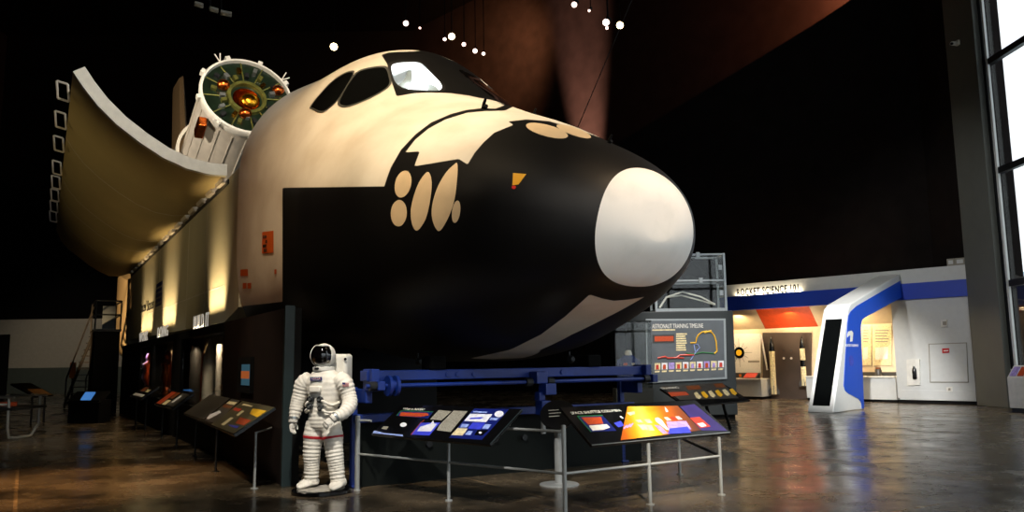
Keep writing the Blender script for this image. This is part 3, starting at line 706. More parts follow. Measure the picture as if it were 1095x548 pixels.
for y, m_ in ((.15, 'darkmetal'), (-.35, 'darkmetal'), (1.2, 'darkmetal')):
    MB().lathe([(.02, 0), (.045, 0), (.045, .06), (.02, .06)], S(DX+.5, y, .5), -AX, 12).build('skirt_knob', m_, DO)
# round lamp hanging below the belly
for (u, v, r) in ((447, 387, .05), (609, 384.5, .06)):
    x_, z_ = 4.0, 1.5
    yy, zz = stn(u, v, 3.65)
    t = MB(); t.lathe([(r*.5, 0), (r, .02), (r, .05), (r*.6, .1)], S(3.65, yy, zz), -AX, 16).tube([S(3.65, yy, zz), S(3.65, yy, zz+.12)], .012, 6)
    t.build('tie_down_ring', 'darkmetal', ORB, smooth=True)

# ------------------------------------------------------------------ guard rail and the two sloping panels before the nose
PA, PB, PC_ = Vector((-2.02, 10.58, 0)), Vector((-.78, 9.73, 0)), Vector((.52, 8.66, 0))
PD, PE, PF = Vector((1.51, 9.28, 0)), Vector((2.46, 9.88, 0)), Vector((2.33, 11.66, 0))
GR = thing('guard_rail', 'silver tube guard rail on slim posts standing before the shuttle nose', 'railing', (.52, 8.66, 0))
for p, h, r in ((PA, .94, .032), (PB, .655, .019), (PC_, .935, .024), (PD, .675, .021), (PE, .675, .02), (PF, .7, .02)):
    MB().lathe([(r*(1.4 if p is PA else 2.3), 0), (r*(1.4 if p is PA else 2.3), .012), (r, .016), (r, h), (r*.6, h+.004)], p, n=20).build('post', 'railgrey', GR, smooth=True)
def lift(p, z): return p+ZU*z
for pts, r in (([lift(PA, .885), lift(PA+(PB-PA)*.16, .885)], .016), ([lift(PB+(PC_-PB)*.30, .87), lift(PC_, .868)], .016)):
    MB().tube(pts, r, 12).build('upper_rail', 'railgrey', GR, smooth=True)
MB().tube([lift(PA, .46), lift(PB, .44), lift(PC_, .436)], .015, 12).build('lower_rail', 'railgrey', GR, smooth=True)
MB().tube([lift(PC_, .436), lift(PD, .444), lift(PE, .456)], .016, 12).build('lower_rail', 'railgrey', GR, smooth=True)
MB().tube([lift(PE, .456), lift(PF, .52)], .018, 10).build('side_rail', 'darkmetal', GR, smooth=True)

class Board:
    """sloping reader board: near edge BL-BR at height z0, rising h over depth d"""
    def __init__(s, name, label, bl, br, z0, d, h, edge='p_black', th=.035, group=None, cat='information panel'):
        a, b_ = (bl, br) if isinstance(bl, Vector) else (atz(*bl, z0), atz(*br, z0)); s.bl = a; s.L = (b_-a).length; s.ex = (b_-a).normalized()
        nrm = Vector((-s.ex.y, s.ex.x, 0)); s.ey = (nrm*d+ZU*h); s.W = s.ey.length; s.ey = s.ey.normalized(); s.n = s.ex.cross(s.ey)
        mid = a+s.ex*s.L/2
        s.t = thing(name, label, cat, (mid.x, mid.y, z0), math.atan2(s.ex.y, s.ex.x), group)
        MB().obox(s.bl-s.n*th, s.ex*s.L, s.ey*s.W, s.n*th).build('board', edge, s.t, bevel=.006)
    def at(s, u, v, off=.002):
        return onplane(u, v, s.bl+s.n*off, s.n)
    def quad(s, poly, m, name='picture', off=.002, th=.0015):
        pts = [s.at(u, v, off) for u, v in poly]; k = len(pts)
        top = [p+s.n*th for p in pts]
        return MB().add(pts+top, [tuple(range(k)), tuple(range(k, 2*k))]+[(i, (i+1) % k, k+(i+1) % k, k+i) for i in range(k)]).build(name, m, s.t)
    def par(s, s0, s1, t0, t1, m, name, skew=0.0, off=.004):
        P_ = lambda a, b_: s.bl+s.ex*s.L*a+s.ey*s.W*b_+s.n*off
        pts = [P_(s0, t0), P_(s1, t0), P_(s1+skew, t1), P_(s0+skew, t1)]; top = [p+s.n*.0015 for p in pts]
        return MB().add(pts+top, [(0, 1, 2, 3), (4, 5, 6, 7), (0, 1, 5, 4), (1, 2, 6, 5), (2, 3, 7, 6), (3, 0, 4, 7)]).build(name, m, s.t)
    def strip(s, polyline, w_, m, name, off=.002):
        pts = [s.at(u, v, off) for u, v in polyline]; q = MB()
        for a, b_ in zip(pts, pts[1:]):
            e = (b_-a).normalized(); f = s.n.cross(e)*w_/2
            q.obox(a-f, b_-a, f*2, s.n*.002)
        return q.build(name, m, s.t)
    def write(s, str_, p0, p1, h, m='textwhite'):
        a, b_ = s.at(*p0, .003), s.at(*p1, .003); e = (b_-a)
        return text(str_, 'lettering', m, s.t, a, s.ex, s.ey, h, .0008, abs(e.dot(s.ex)))
    def bracket(s, at_, r=.02):
        for f in at_:
            p = s.bl+s.ex*s.L*f+s.ey*s.W*.25-s.n*.035
            MB().tube([p, Vector((p.x, p.y, p.z-.1))], r, 8).build('bracket', 'darkmetal', s.t)
B1 = Board('information_panel', 'sloping black reader panel beside the astronaut suit, with dense white text columns and blue pictures', (396.4, 464.8), (524, 475.8), .735, .5, .35)
z1 = lambda pts: cz((395, 425), 12.167, pts)
z2 = lambda pts: cz((470, 425), 9.967, pts)
B1.write('What is NASA?', z1([(425, 160)])[0], z1([(712, 164)])[0], .05)
B1.quad(z1([(410, 178), (830, 192), (762, 280), (352, 243)]), 'p_navy', 'text_panel')
B1.strip(z1([(352, 243), (408, 178), (830, 192)]), .012, 'p_green', 'green_border', .003)
B1.quad(z1([(412, 198), (758, 210), (775, 240), (660, 258), (388, 245)]), 'p_orange', 'orange_text', .004)
B1.quad(oval(z1([(442, 360)])[0], 3.6, 2.3, -8, 16), 'p_white', 'moon_picture')
B1.quad(z1([(185, 380), (250, 386), (222, 425), (158, 412)]), 'greytext', 'caption')
B1.quad(z1([(62, 436), (38, 470), (440, 512), (432, 490), (200, 470), (130, 452)]), 'p_lblue', 'planet_picture')
B1.quad(z1([(668, 335), (922, 332), (782, 500), (545, 490)]), 'p_blue', 'launch_picture')
B1.quad(z1([(665, 385), (800, 345), (830, 300), (845, 345), (880, 350), (800, 450), (620, 445)]), 'p_white', 'launch_plume', .004)
B1.strip(z1([(540, 492), (668, 335), (720, 296)]), .01, 'p_orange', 'orange_border', .003)
B1.quad(z1([(902, 170), (1070, 182), (940, 302), (790, 290)]), 'greytext', 'text_column')
B1.quad(z2([(150, 145), (300, 150), (118, 372), (-30, 355), (0, 300)]), 'greytext', 'text_column')
B1.quad(z2([(370, 122), (742, 130), (452, 457), (100, 435)]), 'p_navy', 'picture_ground')
B1.quad(z2([(325, 180), (566, 183), (496, 268), (262, 256)]), 'p_white', 'diagram', .004)
B1.quad(z2([(330, 222), (470, 212), (440, 232), (320, 236)]), 'p_blue', 'diagram_detail', .006)
B1.quad(oval(z2([(635, 180)])[0], 4.9, 3.3, -10, 20), 'p_white', 'round_emblem', .004)
for p, m_ in (([(362, 150), (512, 158), (500, 170), (352, 164)], 'p_lblue'), ([(548, 220), (637, 222), (606, 250), (533, 245)], 'p_lblue'), ([(240, 285), (317, 290), (290, 324), (220, 325)], 'p_lblue'),
              ([(355, 272), (491, 275), (432, 346), (300, 335)], 'p_blue'), ([(490, 288), (552, 292), (517, 342), (450, 337)], 'p_lblue'), ([(195, 330), (300, 337), (245, 412), (122, 405)], 'p_cream'),
              ([(310, 360), (357, 365), (327, 407), (270, 400)], 'p_lblue'), ([(405, 352), (522, 352), (455, 412), (372, 405)], 'p_black')):
    B1.quad(z2(p), m_, 'picture', .004)
B1.quad(oval(z2([(433, 380)])[0], 1.6, 1.1, 0, 10), 'p_white', 'picture_detail', .006)
B1.strip(z2([(540, 498), (893, 118)]), .012, 'teal', 'edge_trim', .001)
B1.bracket((.2, .8))
B2 = Board('information_panel', 'sloping reader panel with a bright orange and yellow picture, at the rail corner', (633, 476.7), (781, 463), .715, .54, .38)
z3 = lambda pts: cz((598, 428), 10.957, pts)
z4 = lambda pts: cz((670, 425), 9.522, pts)
B2.write('SPACE SHUTTLE COLUMBIA', z3([(148, 170)])[0], z3([(735, 138)])[0], .062)
B2.quad(z3([(220, 200), (510, 186), (672, 362), (372, 376)]), 'p_navy', 'text_panel')
B2.strip(z3([(372, 376), (212, 192), (510, 182)]), .014, 'p_green', 'green_border', .003)
B2.quad(z3([(255, 206), (490, 200), (516, 280), (340, 292)]), 'p_orange', 'orange_text', .004)
B2.quad(z3([(345, 302), (555, 286), (597, 322), (520, 352), (390, 362)]), 'paper', 'white_text', .004)
tl, tr, bl_, br_ = np.array((671, 435.2)), np.array((724.6, 434.3)), np.array((663.7, 471.2)), np.array((750, 460.5))
fl_ = B2.quad([tuple(tl), tuple(tr), tuple(br_), tuple(bl_)], pr('flame_print', (220, 130, 20), .06, 8), 'flame_picture')
fmx = [v.co.x for v in fl_.data.vertices]
nt = fl_.data.materials[0].node_tree; b = nt.nodes['Principled BSDF']; tc = nt.nodes.new('ShaderNodeTexCoord'); sx_ = nt.nodes.new('ShaderNodeSeparateXYZ')
mr = nt.nodes.new('ShaderNodeMapRange'); mr.inputs['From Min'].default_value = -.6; mr.inputs['From Max'].default_value = .6
rp = nt.nodes.new('ShaderNodeValToRGB'); el = rp.color_ramp.elements
el[1].color = lin((84, 46, 30)); el[0].color = lin((176, 84, 10))
for k, c in ((.14, (236, 150, 20)), (.3, (255, 222, 90)), (.42, (250, 176, 34)), (.6, (206, 106, 18)), (.8, (140, 70, 22))):
    e = el.new(k); e.color = lin(c)
nt.links.new(tc.outputs['Object'], sx_.inputs[0]); sk_ = nt.nodes.new('ShaderNodeMath'); sk_.operation = 'MULTIPLY_ADD'; sk_.inputs[1].default_value = -.6
nt.links.new(sx_.outputs['Y'], sk_.inputs[0]); nt.links.new(sx_.outputs['X'], sk_.inputs[2]); nt.links.new(sk_.outputs[0], mr.inputs['Value']); nt.links.new(mr.outputs[0], rp.inputs[0]); nt.links.new(rp.outputs[0], b.inputs['Base Color'])
B2.quad(z4([(545, 95), (690, 72), (1030, 345), (762, 340)]), pr('violet_print', (52, 40, 112), .25, 5), 'violet_ground')
B2.quad(z4([(290, 215), (320, 208), (360, 235), (430, 335), (410, 335), (340, 280), (296, 245)]), 'p_white', 'rocket_picture', .005)
for dx in (0, 60, 115): B2.quad(z4([(380+dx, 208-dx*.08), (415+dx, 206-dx*.08), (455+dx, 235-dx*.08), (415+dx, 240-dx*.08)]), 'p_red' if dx == 60 else 'p_white', 'rocket_picture', .005)
B2.quad(z4([(405, 252), (605, 243), (662, 330), (430, 345)]), 'p_lilac', 'diagram', .004)
B2.quad(z4([(280, 285), (340, 290), (420, 370), (370, 375)]), 'p_lilac', 'diagram', .004)
B2.quad(z4([(440, 320), (620, 300), (660, 365), (420, 375)]), 'p_blue', 'diagram_detail', .006)
B2.quad(z4([(645, 212), (742, 202), (856, 300), (752, 316)]), 'p_red', 'photo', .004)
B2.quad(z4([(715, 268), (780, 262), (815, 295), (760, 305)]), 'p_white', 'photo_detail', .006)
for pts in ([(385, 95), (400, 110), (430, 150), (400, 152)], [(90, 235), (140, 230), (170, 262), (120, 262)], [(175, 228), (235, 225), (265, 262), (215, 268)], [(110, 280), (190, 280), (240, 335), (160, 335)], [(195, 285), (250, 282), (285, 340), (230, 345)]):
    B2.quad(z4(pts), 'p_white' if pts[0][0] > 300 else 'p_cream', 'rocket_picture', .005)
B2.quad(z3([(790, 150), (880, 135), (890, 165), (830, 185)]), 'p_cream', 'caption', .005)
B2.quad(z3([(640, 272), (720, 246), (762, 300), (694, 322)]), 'p_blue', 'stripe_picture')
B2.quad(z3([(705, 195), (722, 188), (757, 215), (742, 222)]), 'p_white', 'stripe_picture')
for k in range(3): B2.quad(z3([(750+k*35, 330-k*10), (790+k*35, 290-k*10), (803+k*35, 297-k*10), (765+k*35, 345-k*10)]), 'p_lilac', 'stripe_picture', .005)
B2.strip([(633, 476.4), (781, 462.7)], .012, 'steel', 'edge_trim', .001)
B2.bracket((.33, .86))

# round-topped stand behind the corner of the rail
RS = thing('round_top_stand', 'slim white stand with a round black sign top behind the rail corner', 'stand', (.58, 10.85, 0))
MB().lathe([(.26, 0), (.26, .012), (.25, .02), (.06, .03)], (.58, 10.85, 0), n=36).build('base_plate', 'railgrey', RS, smooth=True, sharp=30)
MB().tube([(.58, 10.85, .02), (.58, 10.85, .84)], .055, 16).build('pole', 'railgrey', RS, smooth=True)
tn = Vector((-.1, -.75, .66)).normalized()
MB().lathe([(.235, 0), (.24, .01), (.235, .03)], Vector((.58, 10.80, .9)), tn, 36).build('sign_disc', 'p_black', RS, smooth=True, sharp=30)
e1 = Vector((1, 0, 0)); e1 = (e1-tn*e1.dot(tn)).normalized(); e2 = tn.cross(e1)
for k in range(3): MB().obox(Vector((.58, 10.80, .9))+tn*.031+e1*(-.12)+e2*(.06-.05*k), e1*(.22-.04*k), e2*.014, tn*.002).build('sign_text', 'greytext', RS)

# ------------------------------------------------------------------ the space suit on its base
yaw = math.radians(-16); AO = Vector((-2.44, 10.46, 0))
AS = thing('spacesuit_mannequin', 'white spacesuit mannequin with black visor standing on a round black base', 'spacesuit', AO, yaw); AS.scale = (.985, .985, .972)
MB().lathe([(.375, 0), (.385, .01), (.385, .045), (.375, .055), (.30, .055)], n=48).build('base_disc', 'p_black', AS, world=False, smooth=True, sharp=30)
MB().lathe([(.29, .055), (.30, .058), (.25, .064), (.1, .066)], (0, -.02, 0), n=40).build('base_plaque', mat('plaque_grey', (170, 165, 155), .5, var=.4, scale=9), AS, world=False, smooth=True)
def limb(mb, pts, rad, ribs=0.0, pitch=.036, n=20, step=.009, zs=1.0):
    """a tapering tube along a polyline, with cloth folds across it"""
    P_ = [Vector(p) for p in pts]; ls = [0]
    for a, b_ in zip(P_, P_[1:]): ls.append(ls[-1]+(b_-a).length)
    k = max(4, int(ls[-1]/step)); out, rr = [], []
    for i in range(k+1):
        s_ = ls[-1]*i/k; j = min(max([q for q in range(len(ls)) if ls[q] <= s_]), len(P_)-2)
        t = (s_-ls[j])/(ls[j+1]-ls[j]); p0, p1, p2, p3 = P_[max(j-1, 0)], P_[j], P_[j+1], P_[min(j+2, len(P_)-1)]
        p = ((p1*2)+(p2-p0)*t+(p0*2-p1*5+p2*4-p3)*t*t+(p1*3-p0-p2*3+p3)*t**3)*.5
        ra = [rad[j], rad[j+1]]; q = []
        for ax_ in (0, 1):
            a = ra[0][ax_] if isinstance(ra[0], tuple) else ra[0]; b_ = ra[1][ax_] if isinstance(ra[1], tuple) else ra[1]
            q.append((a+(b_-a)*(t*t*(3-2*t)))+ribs*math.sin(2*PI*s_/pitch+1.3*math.sin(s_*17)))
        out.append(p); rr.append(tuple(q))
    return mb.tube(out, rr, n)
suit = MB()
# torso, with z up as first rings: x half width, y half depth
tors = [(.80, .150, .130), (.86, .190, .155), (.93, .200, .160), (1.02, .190, .150), (1.10, .185, .145), (1.20, .205, .155), (1.32, .230, .165), (1.42, .235, .165), (1.50, .205, .15), (1.56, .15, .13), (1.60, .12, .115)]
rg = []
for i in range(60):
    z = .80+.80*i/59; q = [np.interp(z, [t[0] for t in tors], [t[k] for t in tors]) for k in (1, 2)]
    f = .005*math.sin(z*2*PI/.05+2*math.sin(z*9)) if z < 1.15 else .002*math.sin(z*90)
    rg.append([((q[0]+f)*math.copysign(abs(math.cos(a))**.85, math.cos(a))+.005, (q[1]+f)*math.copysign(abs(math.sin(a))**.9, math.sin(a)), z) for a in [2*PI*k/36 for k in range(36)]])
suit.loft(rg)
# legs: straddled, its left foot a little forward
LEG = {-1: [(-.10, 0, .90), (-.125, -.01, .74), (-.145, -.02, .52), (-.155, .0, .30), (-.165, .01, .12)], 1: [(.11, 0, .90), (.15, -.02, .74), (.185, -.03, .52), (.215, -.02, .30), (.235, -.02, .12)]}
for sx in (-1, 1):
    limb(suit, LEG[sx][:2]+[LEG[sx][2]], [.128, .132, .108], .004, .05)
    limb(suit, LEG[sx][1:], [.130, .112, .098, .088], .0075, .040)
# arms: its right arm hangs, its left forearm comes across the waist
ARM_R = [(-.20, .01, 1.46), (-.295, .0, 1.40), (-.345, -.01, 1.24), (-.375, -.03, 1.10), (-.385, -.07, .95)]
ARM_L = [(.20, .01, 1.46), (.295, .0, 1.40), (.355, .01, 1.25), (.385, -.02, 1.13), (.36, -.13, 1.03), (.30, -.22, .985)]
limb(suit, ARM_R, [.11, .115, .098, .090, .066], .0065, .042)
limb(suit, ARM_L, [.11, .115, .098, .098, .080, .066], .0065, .042)
so = suit.build('suit_body', 'suit', AS, world=False)
rm_ = so.modifiers.new('remesh', 'REMESH'); rm_.mode = 'VOXEL'; rm_.voxel_size = .0105; rm_.use_smooth_shade = True
sm_ = so.modifiers.new('smooth', 'SMOOTH'); sm_.factor = .5; sm_.iterations = 2
# boots
for sx in (-1, 1):
    a = Vector(LEG[sx][-1]); bt_ = MB()
    limb(bt_, [a+Vector((0, .0, .03)), a+Vector((0, 0, -.02))], [.094, .096], .003, .03)
    dx = -.03 if sx < 0 else .015
    rr = []
    for i in range(13):
        t = i/12; y = .10-.30*t; wv = [.05, .088, .092, .086, .082, .085, .09, .094, .094, .088, .076, .055, .02][i]; hv = [.07, .12, .16, .17, .15, .125, .11, .10, .092, .082, .07, .052, .03][i]
        rr.append([(a.x+dx*t*2+wv*math.cos(q), a.y+y, .066+hv*.5+hv*.5*math.sin(q)*(1 if math.sin(q) > 0 else .95)) for q in [2*PI*k/20 for k in range(20)]])
    bt_.loft(rr)
    b_ = bt_.build('boot', 'suit', AS, world=False); r_ = b_.modifiers.new('remesh', 'REMESH'); r_.mode = 'VOXEL'; r_.voxel_size = .009; r_.use_smooth_shade = True
    # red bands round the thighs
    p = Vector(LEG[sx][1])+Vector((0, 0, -.03)); t = (Vector(LEG[sx][2])-Vector(LEG[sx][1])).normalized()
    rb = []
    for h, r in ((-.016, .131), (-.013, .139), (.013, .139), (.016, .131)):
        u_ = t.orthogonal().normalized(); v_ = t.cross(u_); rb.append([p+t*h+(u_*math.cos(q)+v_*math.sin(q))*r for q in [2*PI*k/40 for k in range(40)]])
    MB().loft(rb, cap=False).build('thigh_band', 'red', AS, world=False, smooth=True)
# gloves with five fingers
def glove(wr, fwd, palm_n, side_, curl, name='glove'):
    fwd = Vector(fwd).normalized(); nrm = Vector(palm_n); nrm = (nrm-fwd*nrm.dot(fwd)).normalized(); lat = fwd.cross(nrm)*side_; wr = Vector(wr)
    g = MB()
    limb(g, [wr-fwd*.05, wr+fwd*.005, wr+fwd*.02], [.062, .060, .05], .002, .02)
    rr = []
    for d, w_, h in ((0, .036, .027), (.03, .044, .028), (.06, .050, .028), (.085, .050, .025), (.1, .045, .02)):
        rr.append([wr+fwd*d+lat*(w_*math.cos(q))+nrm*(h*math.sin(q)) for q in [2*PI*k/18 for k in range(18)]])
    g.loft(rr)
    for k, (off, ln) in enumerate(((.038, .078), (.013, .088), (-.012, .084), (-.036, .066))):
        p = wr+fwd*.085+lat*off; pts = [p]; ang = .12; dr_ = fwd+lat*off*2.2
        for seg in (.42, .32, .26):
            ang += curl*(.9 if seg == .42 else 1.0)
            dv = (dr_.normalized()*math.cos(ang)+nrm*math.sin(ang)); pts.append(pts[-1]+dv*ln*seg)
        limb(g, pts, [.0135, .013, .0122, .0095], 0, n=12, step=.006)
    p = wr+fwd*.025+lat*.034
    limb(g, [p, p+lat*.03+fwd*.022+nrm*.012, p+lat*.036+fwd*.052+nrm*.026, p+lat*.032+fwd*.075+nrm*.034], [.019, .016, .0145, .011], 0, n=12, step=.006)
    o = g.build(name, 'glovegrey', AS, world=False)
    r_ = o.modifiers.new('remesh', 'REMESH'); r_.mode = 'VOXEL'; r_.voxel_size = .0042; r_.use_smooth_shade = True
    MB().lathe([(.058, -.015), (.068, -.015), (.068, .012), (.058, .012)], wr-fwd*.045, fwd, 28).build('wrist_ring', 'steel', o if False else AS, world=False, smooth=True, sharp=30)
glove((-.388, -.09, .915), (-.02, -.16, -1), (.75, -.1, 0), -1, .22)
glove((.272, -.252, .962), (-.5, -.5, -.5), (-.45, .4, -.7), 1, .5)
# helmet
HC = Vector((0, -.015, 1.765))
MB().ell(HC, (.152, .168, .165), 40, 26).build('helmet', 'white', AS, world=False, smooth=True)
vz = []
for i in range(15):
    el = -0.98+1.90*i/14
    row = []
    for k in range(25):
        az = -1.16+2.46*k/24
        row.append((HC.x+.158*math.cos(el)*math.sin(az), HC.y-.01-.172*math.cos(el)*math.cos(az), HC.z+.008+.160*math.sin(el)))
    vz.append(row)
MB().loft(vz, cap=False, closed=False).build('visor', 'visor', AS, world=False, smooth=True, fix=False)
edge = vz[0]+[r[-1] for r in vz[1:]]+list(reversed(vz[-1]))[1:]+[r[0] for r in reversed(vz[1:-1])]
MB().tube(edge+[edge[0]], .011, 8).build('visor_rim', 'white', AS, world=False, smooth=True)
MB().lathe([(.12, -.035), (.142, -.03), (.142, .012), (.125, .02)], (0, -.01, 1.605), n=40).build('neck_ring', 'white', AS, world=False, smooth=True, sharp=30)
MB().box((-.02, -.153, 1.602), (.06, .012, .022)).build('neck_latch', 'darkmetal', AS, world=False)
# pack, chest unit, hoses, connectors, patches
bk = MB().box((.02, .235, 1.44), (.46, .2, .70)).build('backpack', 'white', AS, world=False); m_ = bk.modifiers.new('bevel', 'BEVEL'); m_.width = .045; m_.segments = 4
MB().lathe([(.018, 0), (.018, .012)], (.24, .13, 1.72), (0, -1, 0), 12).build('pack_knob', 'black', AS, world=False)
cu_ = MB().box((-.02, -.178, 1.335), (.16, .07, .085)).build('chest_unit', 'suit', AS, world=False); m_ = cu_.modifiers.new('bevel', 'BEVEL'); m_.width = .02; m_.segments = 3
for x, z in ((-.085, 1.205), (.045, 1.20), (-.10, 1.11), (.055, 1.09)):
    MB().lathe([(.040, 0), (.042, .03), (.034, .04), (.022, .05)], (x, -.155, z), (0, -1, .1), 20).build('hose_connector', 'darkmetal', AS, world=False, smooth=True, sharp=30)
    MB().lathe([(.016, .0), (.016, .006)], (x, -.204, z), (0, -1, .1), 14).build('connector_cap', 'steel', AS, world=False)
for pts in ([(.045, -.165, 1.2), (.12, -.19, 1.17), (.19, -.12, 1.13), (.215, .02, 1.16), (.2, .14, 1.22)], [(.055, -.165, 1.09), (.12, -.185, 1.05), (.185, -.12, 1.03), (.215, .02, 1.05), (.2, .16, 1.12)],
            [(-.085, -.165, 1.205), (-.15, -.17, 1.15), (-.2, -.07, 1.12), (-.2, .08, 1.2)], [(-.10, -.165, 1.11), (-.16, -.16, 1.06), (-.205, -.05, 1.04), (-.2, .1, 1.12)]):
    limb(h_ := MB(), pts, [.018]*len(pts), .002, .02, 10); h_.build('hose', 'suit', AS, world=False, smooth=True)
p0 = Vector((-.095, -.178, 1.452)); MB().box((-.015, -.176, 1.468), (.165, .010, .048)).build('name_patch', 'p_navy', AS, world=False)
text('NASA', 'lettering', 'textwhite', AS, MW[AS] @ Vector((-.083, -.181, 1.451)), MW[AS].to_3x3() @ Vector((1, 0, 0)), ZU, .05, .001, .135)
MB().tube([(-.09, -.182, 1.460), (-.02, -.183, 1.474), (.06, -.182, 1.464)], .0022, 6).build('patch_swoosh', 'red', AS, world=False)
fx = Vector((.375, -.075, 1.385)); fe = Vector((.75, .55, 0)).normalized()
fpl = MB().obox(Vector((.325, -.115, 1.365)), Vector((.068, .05, -.006)), Vector((0, 0, .05)), Vector((.012, -.018, .004))).build('flag_patch', 'paper', AS, world=False)
for k in range(4): MB().obox(Vector((.325, -.115, 1.367+.0125*k))+Vector((.0125, -.0185, .004)), Vector((.068, .05, -.006)), Vector((0, 0, .006)), Vector((.001, -.0015, 0))).build('flag_stripe', 'red', fpl, world=False)
MB().obox(Vector((.325, -.115, 1.39))+Vector((.0127, -.0188, .004)), Vector((.03, .022, -.003)), Vector((0, 0, .025)), Vector((.0015, -.002, 0))).build('flag_canton', 'p_navy', fpl, world=False)

# ------------------------------------------------------------------ gallery front with the rocket display (far right)
P0 = Vector((14.15, 28.4, 0)); FD = Vector((-.7, .72, 0)).normalized(); FN = Vector((-.72, -.7, 0)).normalized()
def G(s, o, z): return P0+FD*s+FN*o+ZU*z
def gb(mb, s0, s1, o0, o1, z0, z1_): return mb.obox(G(s0, o0, z0), FD*(s1-s0), FN*(o1-o0), ZU*(z1_-z0))
def gpx(u, v, o=0.0):
    q = onplane(u, v, P0+FN*o, FN)-P0; return q.dot(FD), q.z
def gq(poly, o, m, name, parent=None, th=.02):
    pts = [G(*(lambda s, z: (s, o, z))(*gpx(u, v, o))) for u, v in poly]; k = len(pts); top = [p+FN*th for p in pts]
    return MB().add(pts+top, [tuple(range(k)), tuple(range(k, 2*k))]+[(i, (i+1) % k, k+(i+1) % k, k+i) for i in range(k)]).build(name, m, parent)
S1 = 9.2
ww = MB(); gb(ww, -1.75, .76, -.3, 0, .18, 4.2); struct(ww, 'wall_gallery', 'facade')
ww = MB(); gb(ww, -1.75, .76, -.3, -.04, 0, .12); struct(ww, 'baseboard_gallery', 'black')
ww = MB(); gb(ww, -1.75, .70, -.3, .012, .12, .46); struct(ww, 'trim_1', 'facade', bevel=.01)
ww = MB(); gb(ww, -1.8, S1, -.3, .02, 4.2, 4.70); struct(ww, 'wall_gallery_fascia', 'facade')
ww = MB(); gb(ww, -1.85, S1, -.3, .08, 3.63, 4.2); struct(ww, 'trim_2', 'bandblue')
BO = -1.0
ww = MB(); gb(ww, .76, S1, BO-.2, BO, 0, 4.2); struct(ww, 'wall_gallery_back', 'cream')
ww = MB(); gb(ww, .70, .80, BO, -.3, 0, 4.2); struct(ww, 'wall_gallery_side', 'facade')
ww = MB(); gb(ww, -1.7, 31.5, -1.95, -1.6, 0, ZC); struct(ww, 'wall_back_gallery', 'blackwall')
# sloping soffit behind the blue band
sf = thing('soffit_panel', 'sloping cream soffit panel with an orange centre above the rocket display', 'panel', G(5, -.3, 3.6))
def soff(s0, s1, m, name):
    pts = [G(s0, -.28, 3.63), G(s1, -.28, 3.63), G(s1, BO+.02, 2.86), G(s0, BO+.02, 2.86)]
    MB().add(pts+[p+ZU*.03+FN*.02 for p in pts], [(0, 1, 2, 3), (4, 5, 6, 7), (0, 1, 5, 4), (1, 2, 6, 5), (2, 3, 7, 6), (3, 0, 4, 7)]).build(name, m, sf)
soA, soB = gpx(865, 328, -.28)[0], gpx(808, 330, -.28)[0]
soff(.84, soA, 'cream', 'cream_section'); soff(soA, soB, 'orange', 'orange_section'); soff(soB, S1, 'cream', 'cream_section')
for k in range(4): 
    a = G(soA+.5+.1*k, -.5-.1*k, 3.63-.11*(k+2)); 
# slate panel with two rockets
sl = thing('rocket_backdrop_panel', 'dark slate panel between cream panels behind the two model rockets', 'panel', G(5, BO, 0))
gq([(816, 356), (868, 356), (868, 427), (816, 427.5)], BO+.03, 'brownpanel', 'panel', sl, .05)
for u, v in ((838, 375), (846, 375), (838, 383.5), (846, 383.5)):
    s_, z_ = gpx(u, v, BO+.09); MB().lathe([(.05, 0), (.045, .02)], G(s_, BO+.08, z_), FN, 14).build('button', 'p_dgrey' if v < 380 else 'paper', sl)
def rocket(label, u, vt, vb, r, band):
    o = BO+.3; s_, zt_ = gpx(u, vt, o); _, zb = gpx(u, vb, o); h = zt_-zb
    t = thing('model_rocket', label, 'rocket', G(s_, o, zb)); c = G(s_, o, zb)
    MB().lathe([(r, .0), (r, h*.74)], c, n=20).build('body', 'p_cream', t, smooth=True, sharp=30)
    MB().lathe([(r, h*.74), (r*1.05, h*.755), (r*.8, h*.86), (r*.35, h*.96), (.004, h)], c, n=20).build('nose_cone', 'p_black', t, smooth=True, sharp=50)
    for k in range(4):
        a = k*PI/2+.5; e = FD*math.cos(a)+FN*math.sin(a)
        MB().prism([(r*.8, 0), (r*1.9, -.02), (r*1.9, h*.06), (r*.8, h*.17)], c-e.cross(ZU)*.01, e, ZU, e.cross(ZU)*.02).build('fin', 'p_dgrey', t)
    if band: MB().lathe([(r*1.02, h*.38), (r*1.03, h*.39), (r*1.03, h*.5), (r*1.02, h*.51)], c, n=20).build('black_band', 'p_black', t)
    MB().tube([c+ZU*h*.4, c+ZU*h*.4-FN*.21], .03, 8).build('wall_mount', 'darkmetal', t)
    return t
rocket('tall cream model rocket with black nose cone, left one on the slate panel', 824.5, 360, 422, .11, False)
rocket('shorter model rocket with a black band, on the slate panel near the leaning pylon', 857, 359, 413, .10, True)
st_ = thing('leaning_pointer', 'thin white rod leaning beside the slate rocket panel', 'rod', G(gpx(815, 390, BO+.12)[0], BO+.12, 1.2))
a_, b_ = gpx(814, 359, BO+.16), gpx(820.5, 396, BO+.16)
MB().tube([G(a_[0], BO+.16, a_[1]), G(b_[0], BO+.16, b_[1])], .035, 8).lathe([(.035, 0), (.05, .01), (.05, .04)], G(b_[0], BO+.16, b_[1]), n=8).build('rod', 'paper', st_, smooth=True)
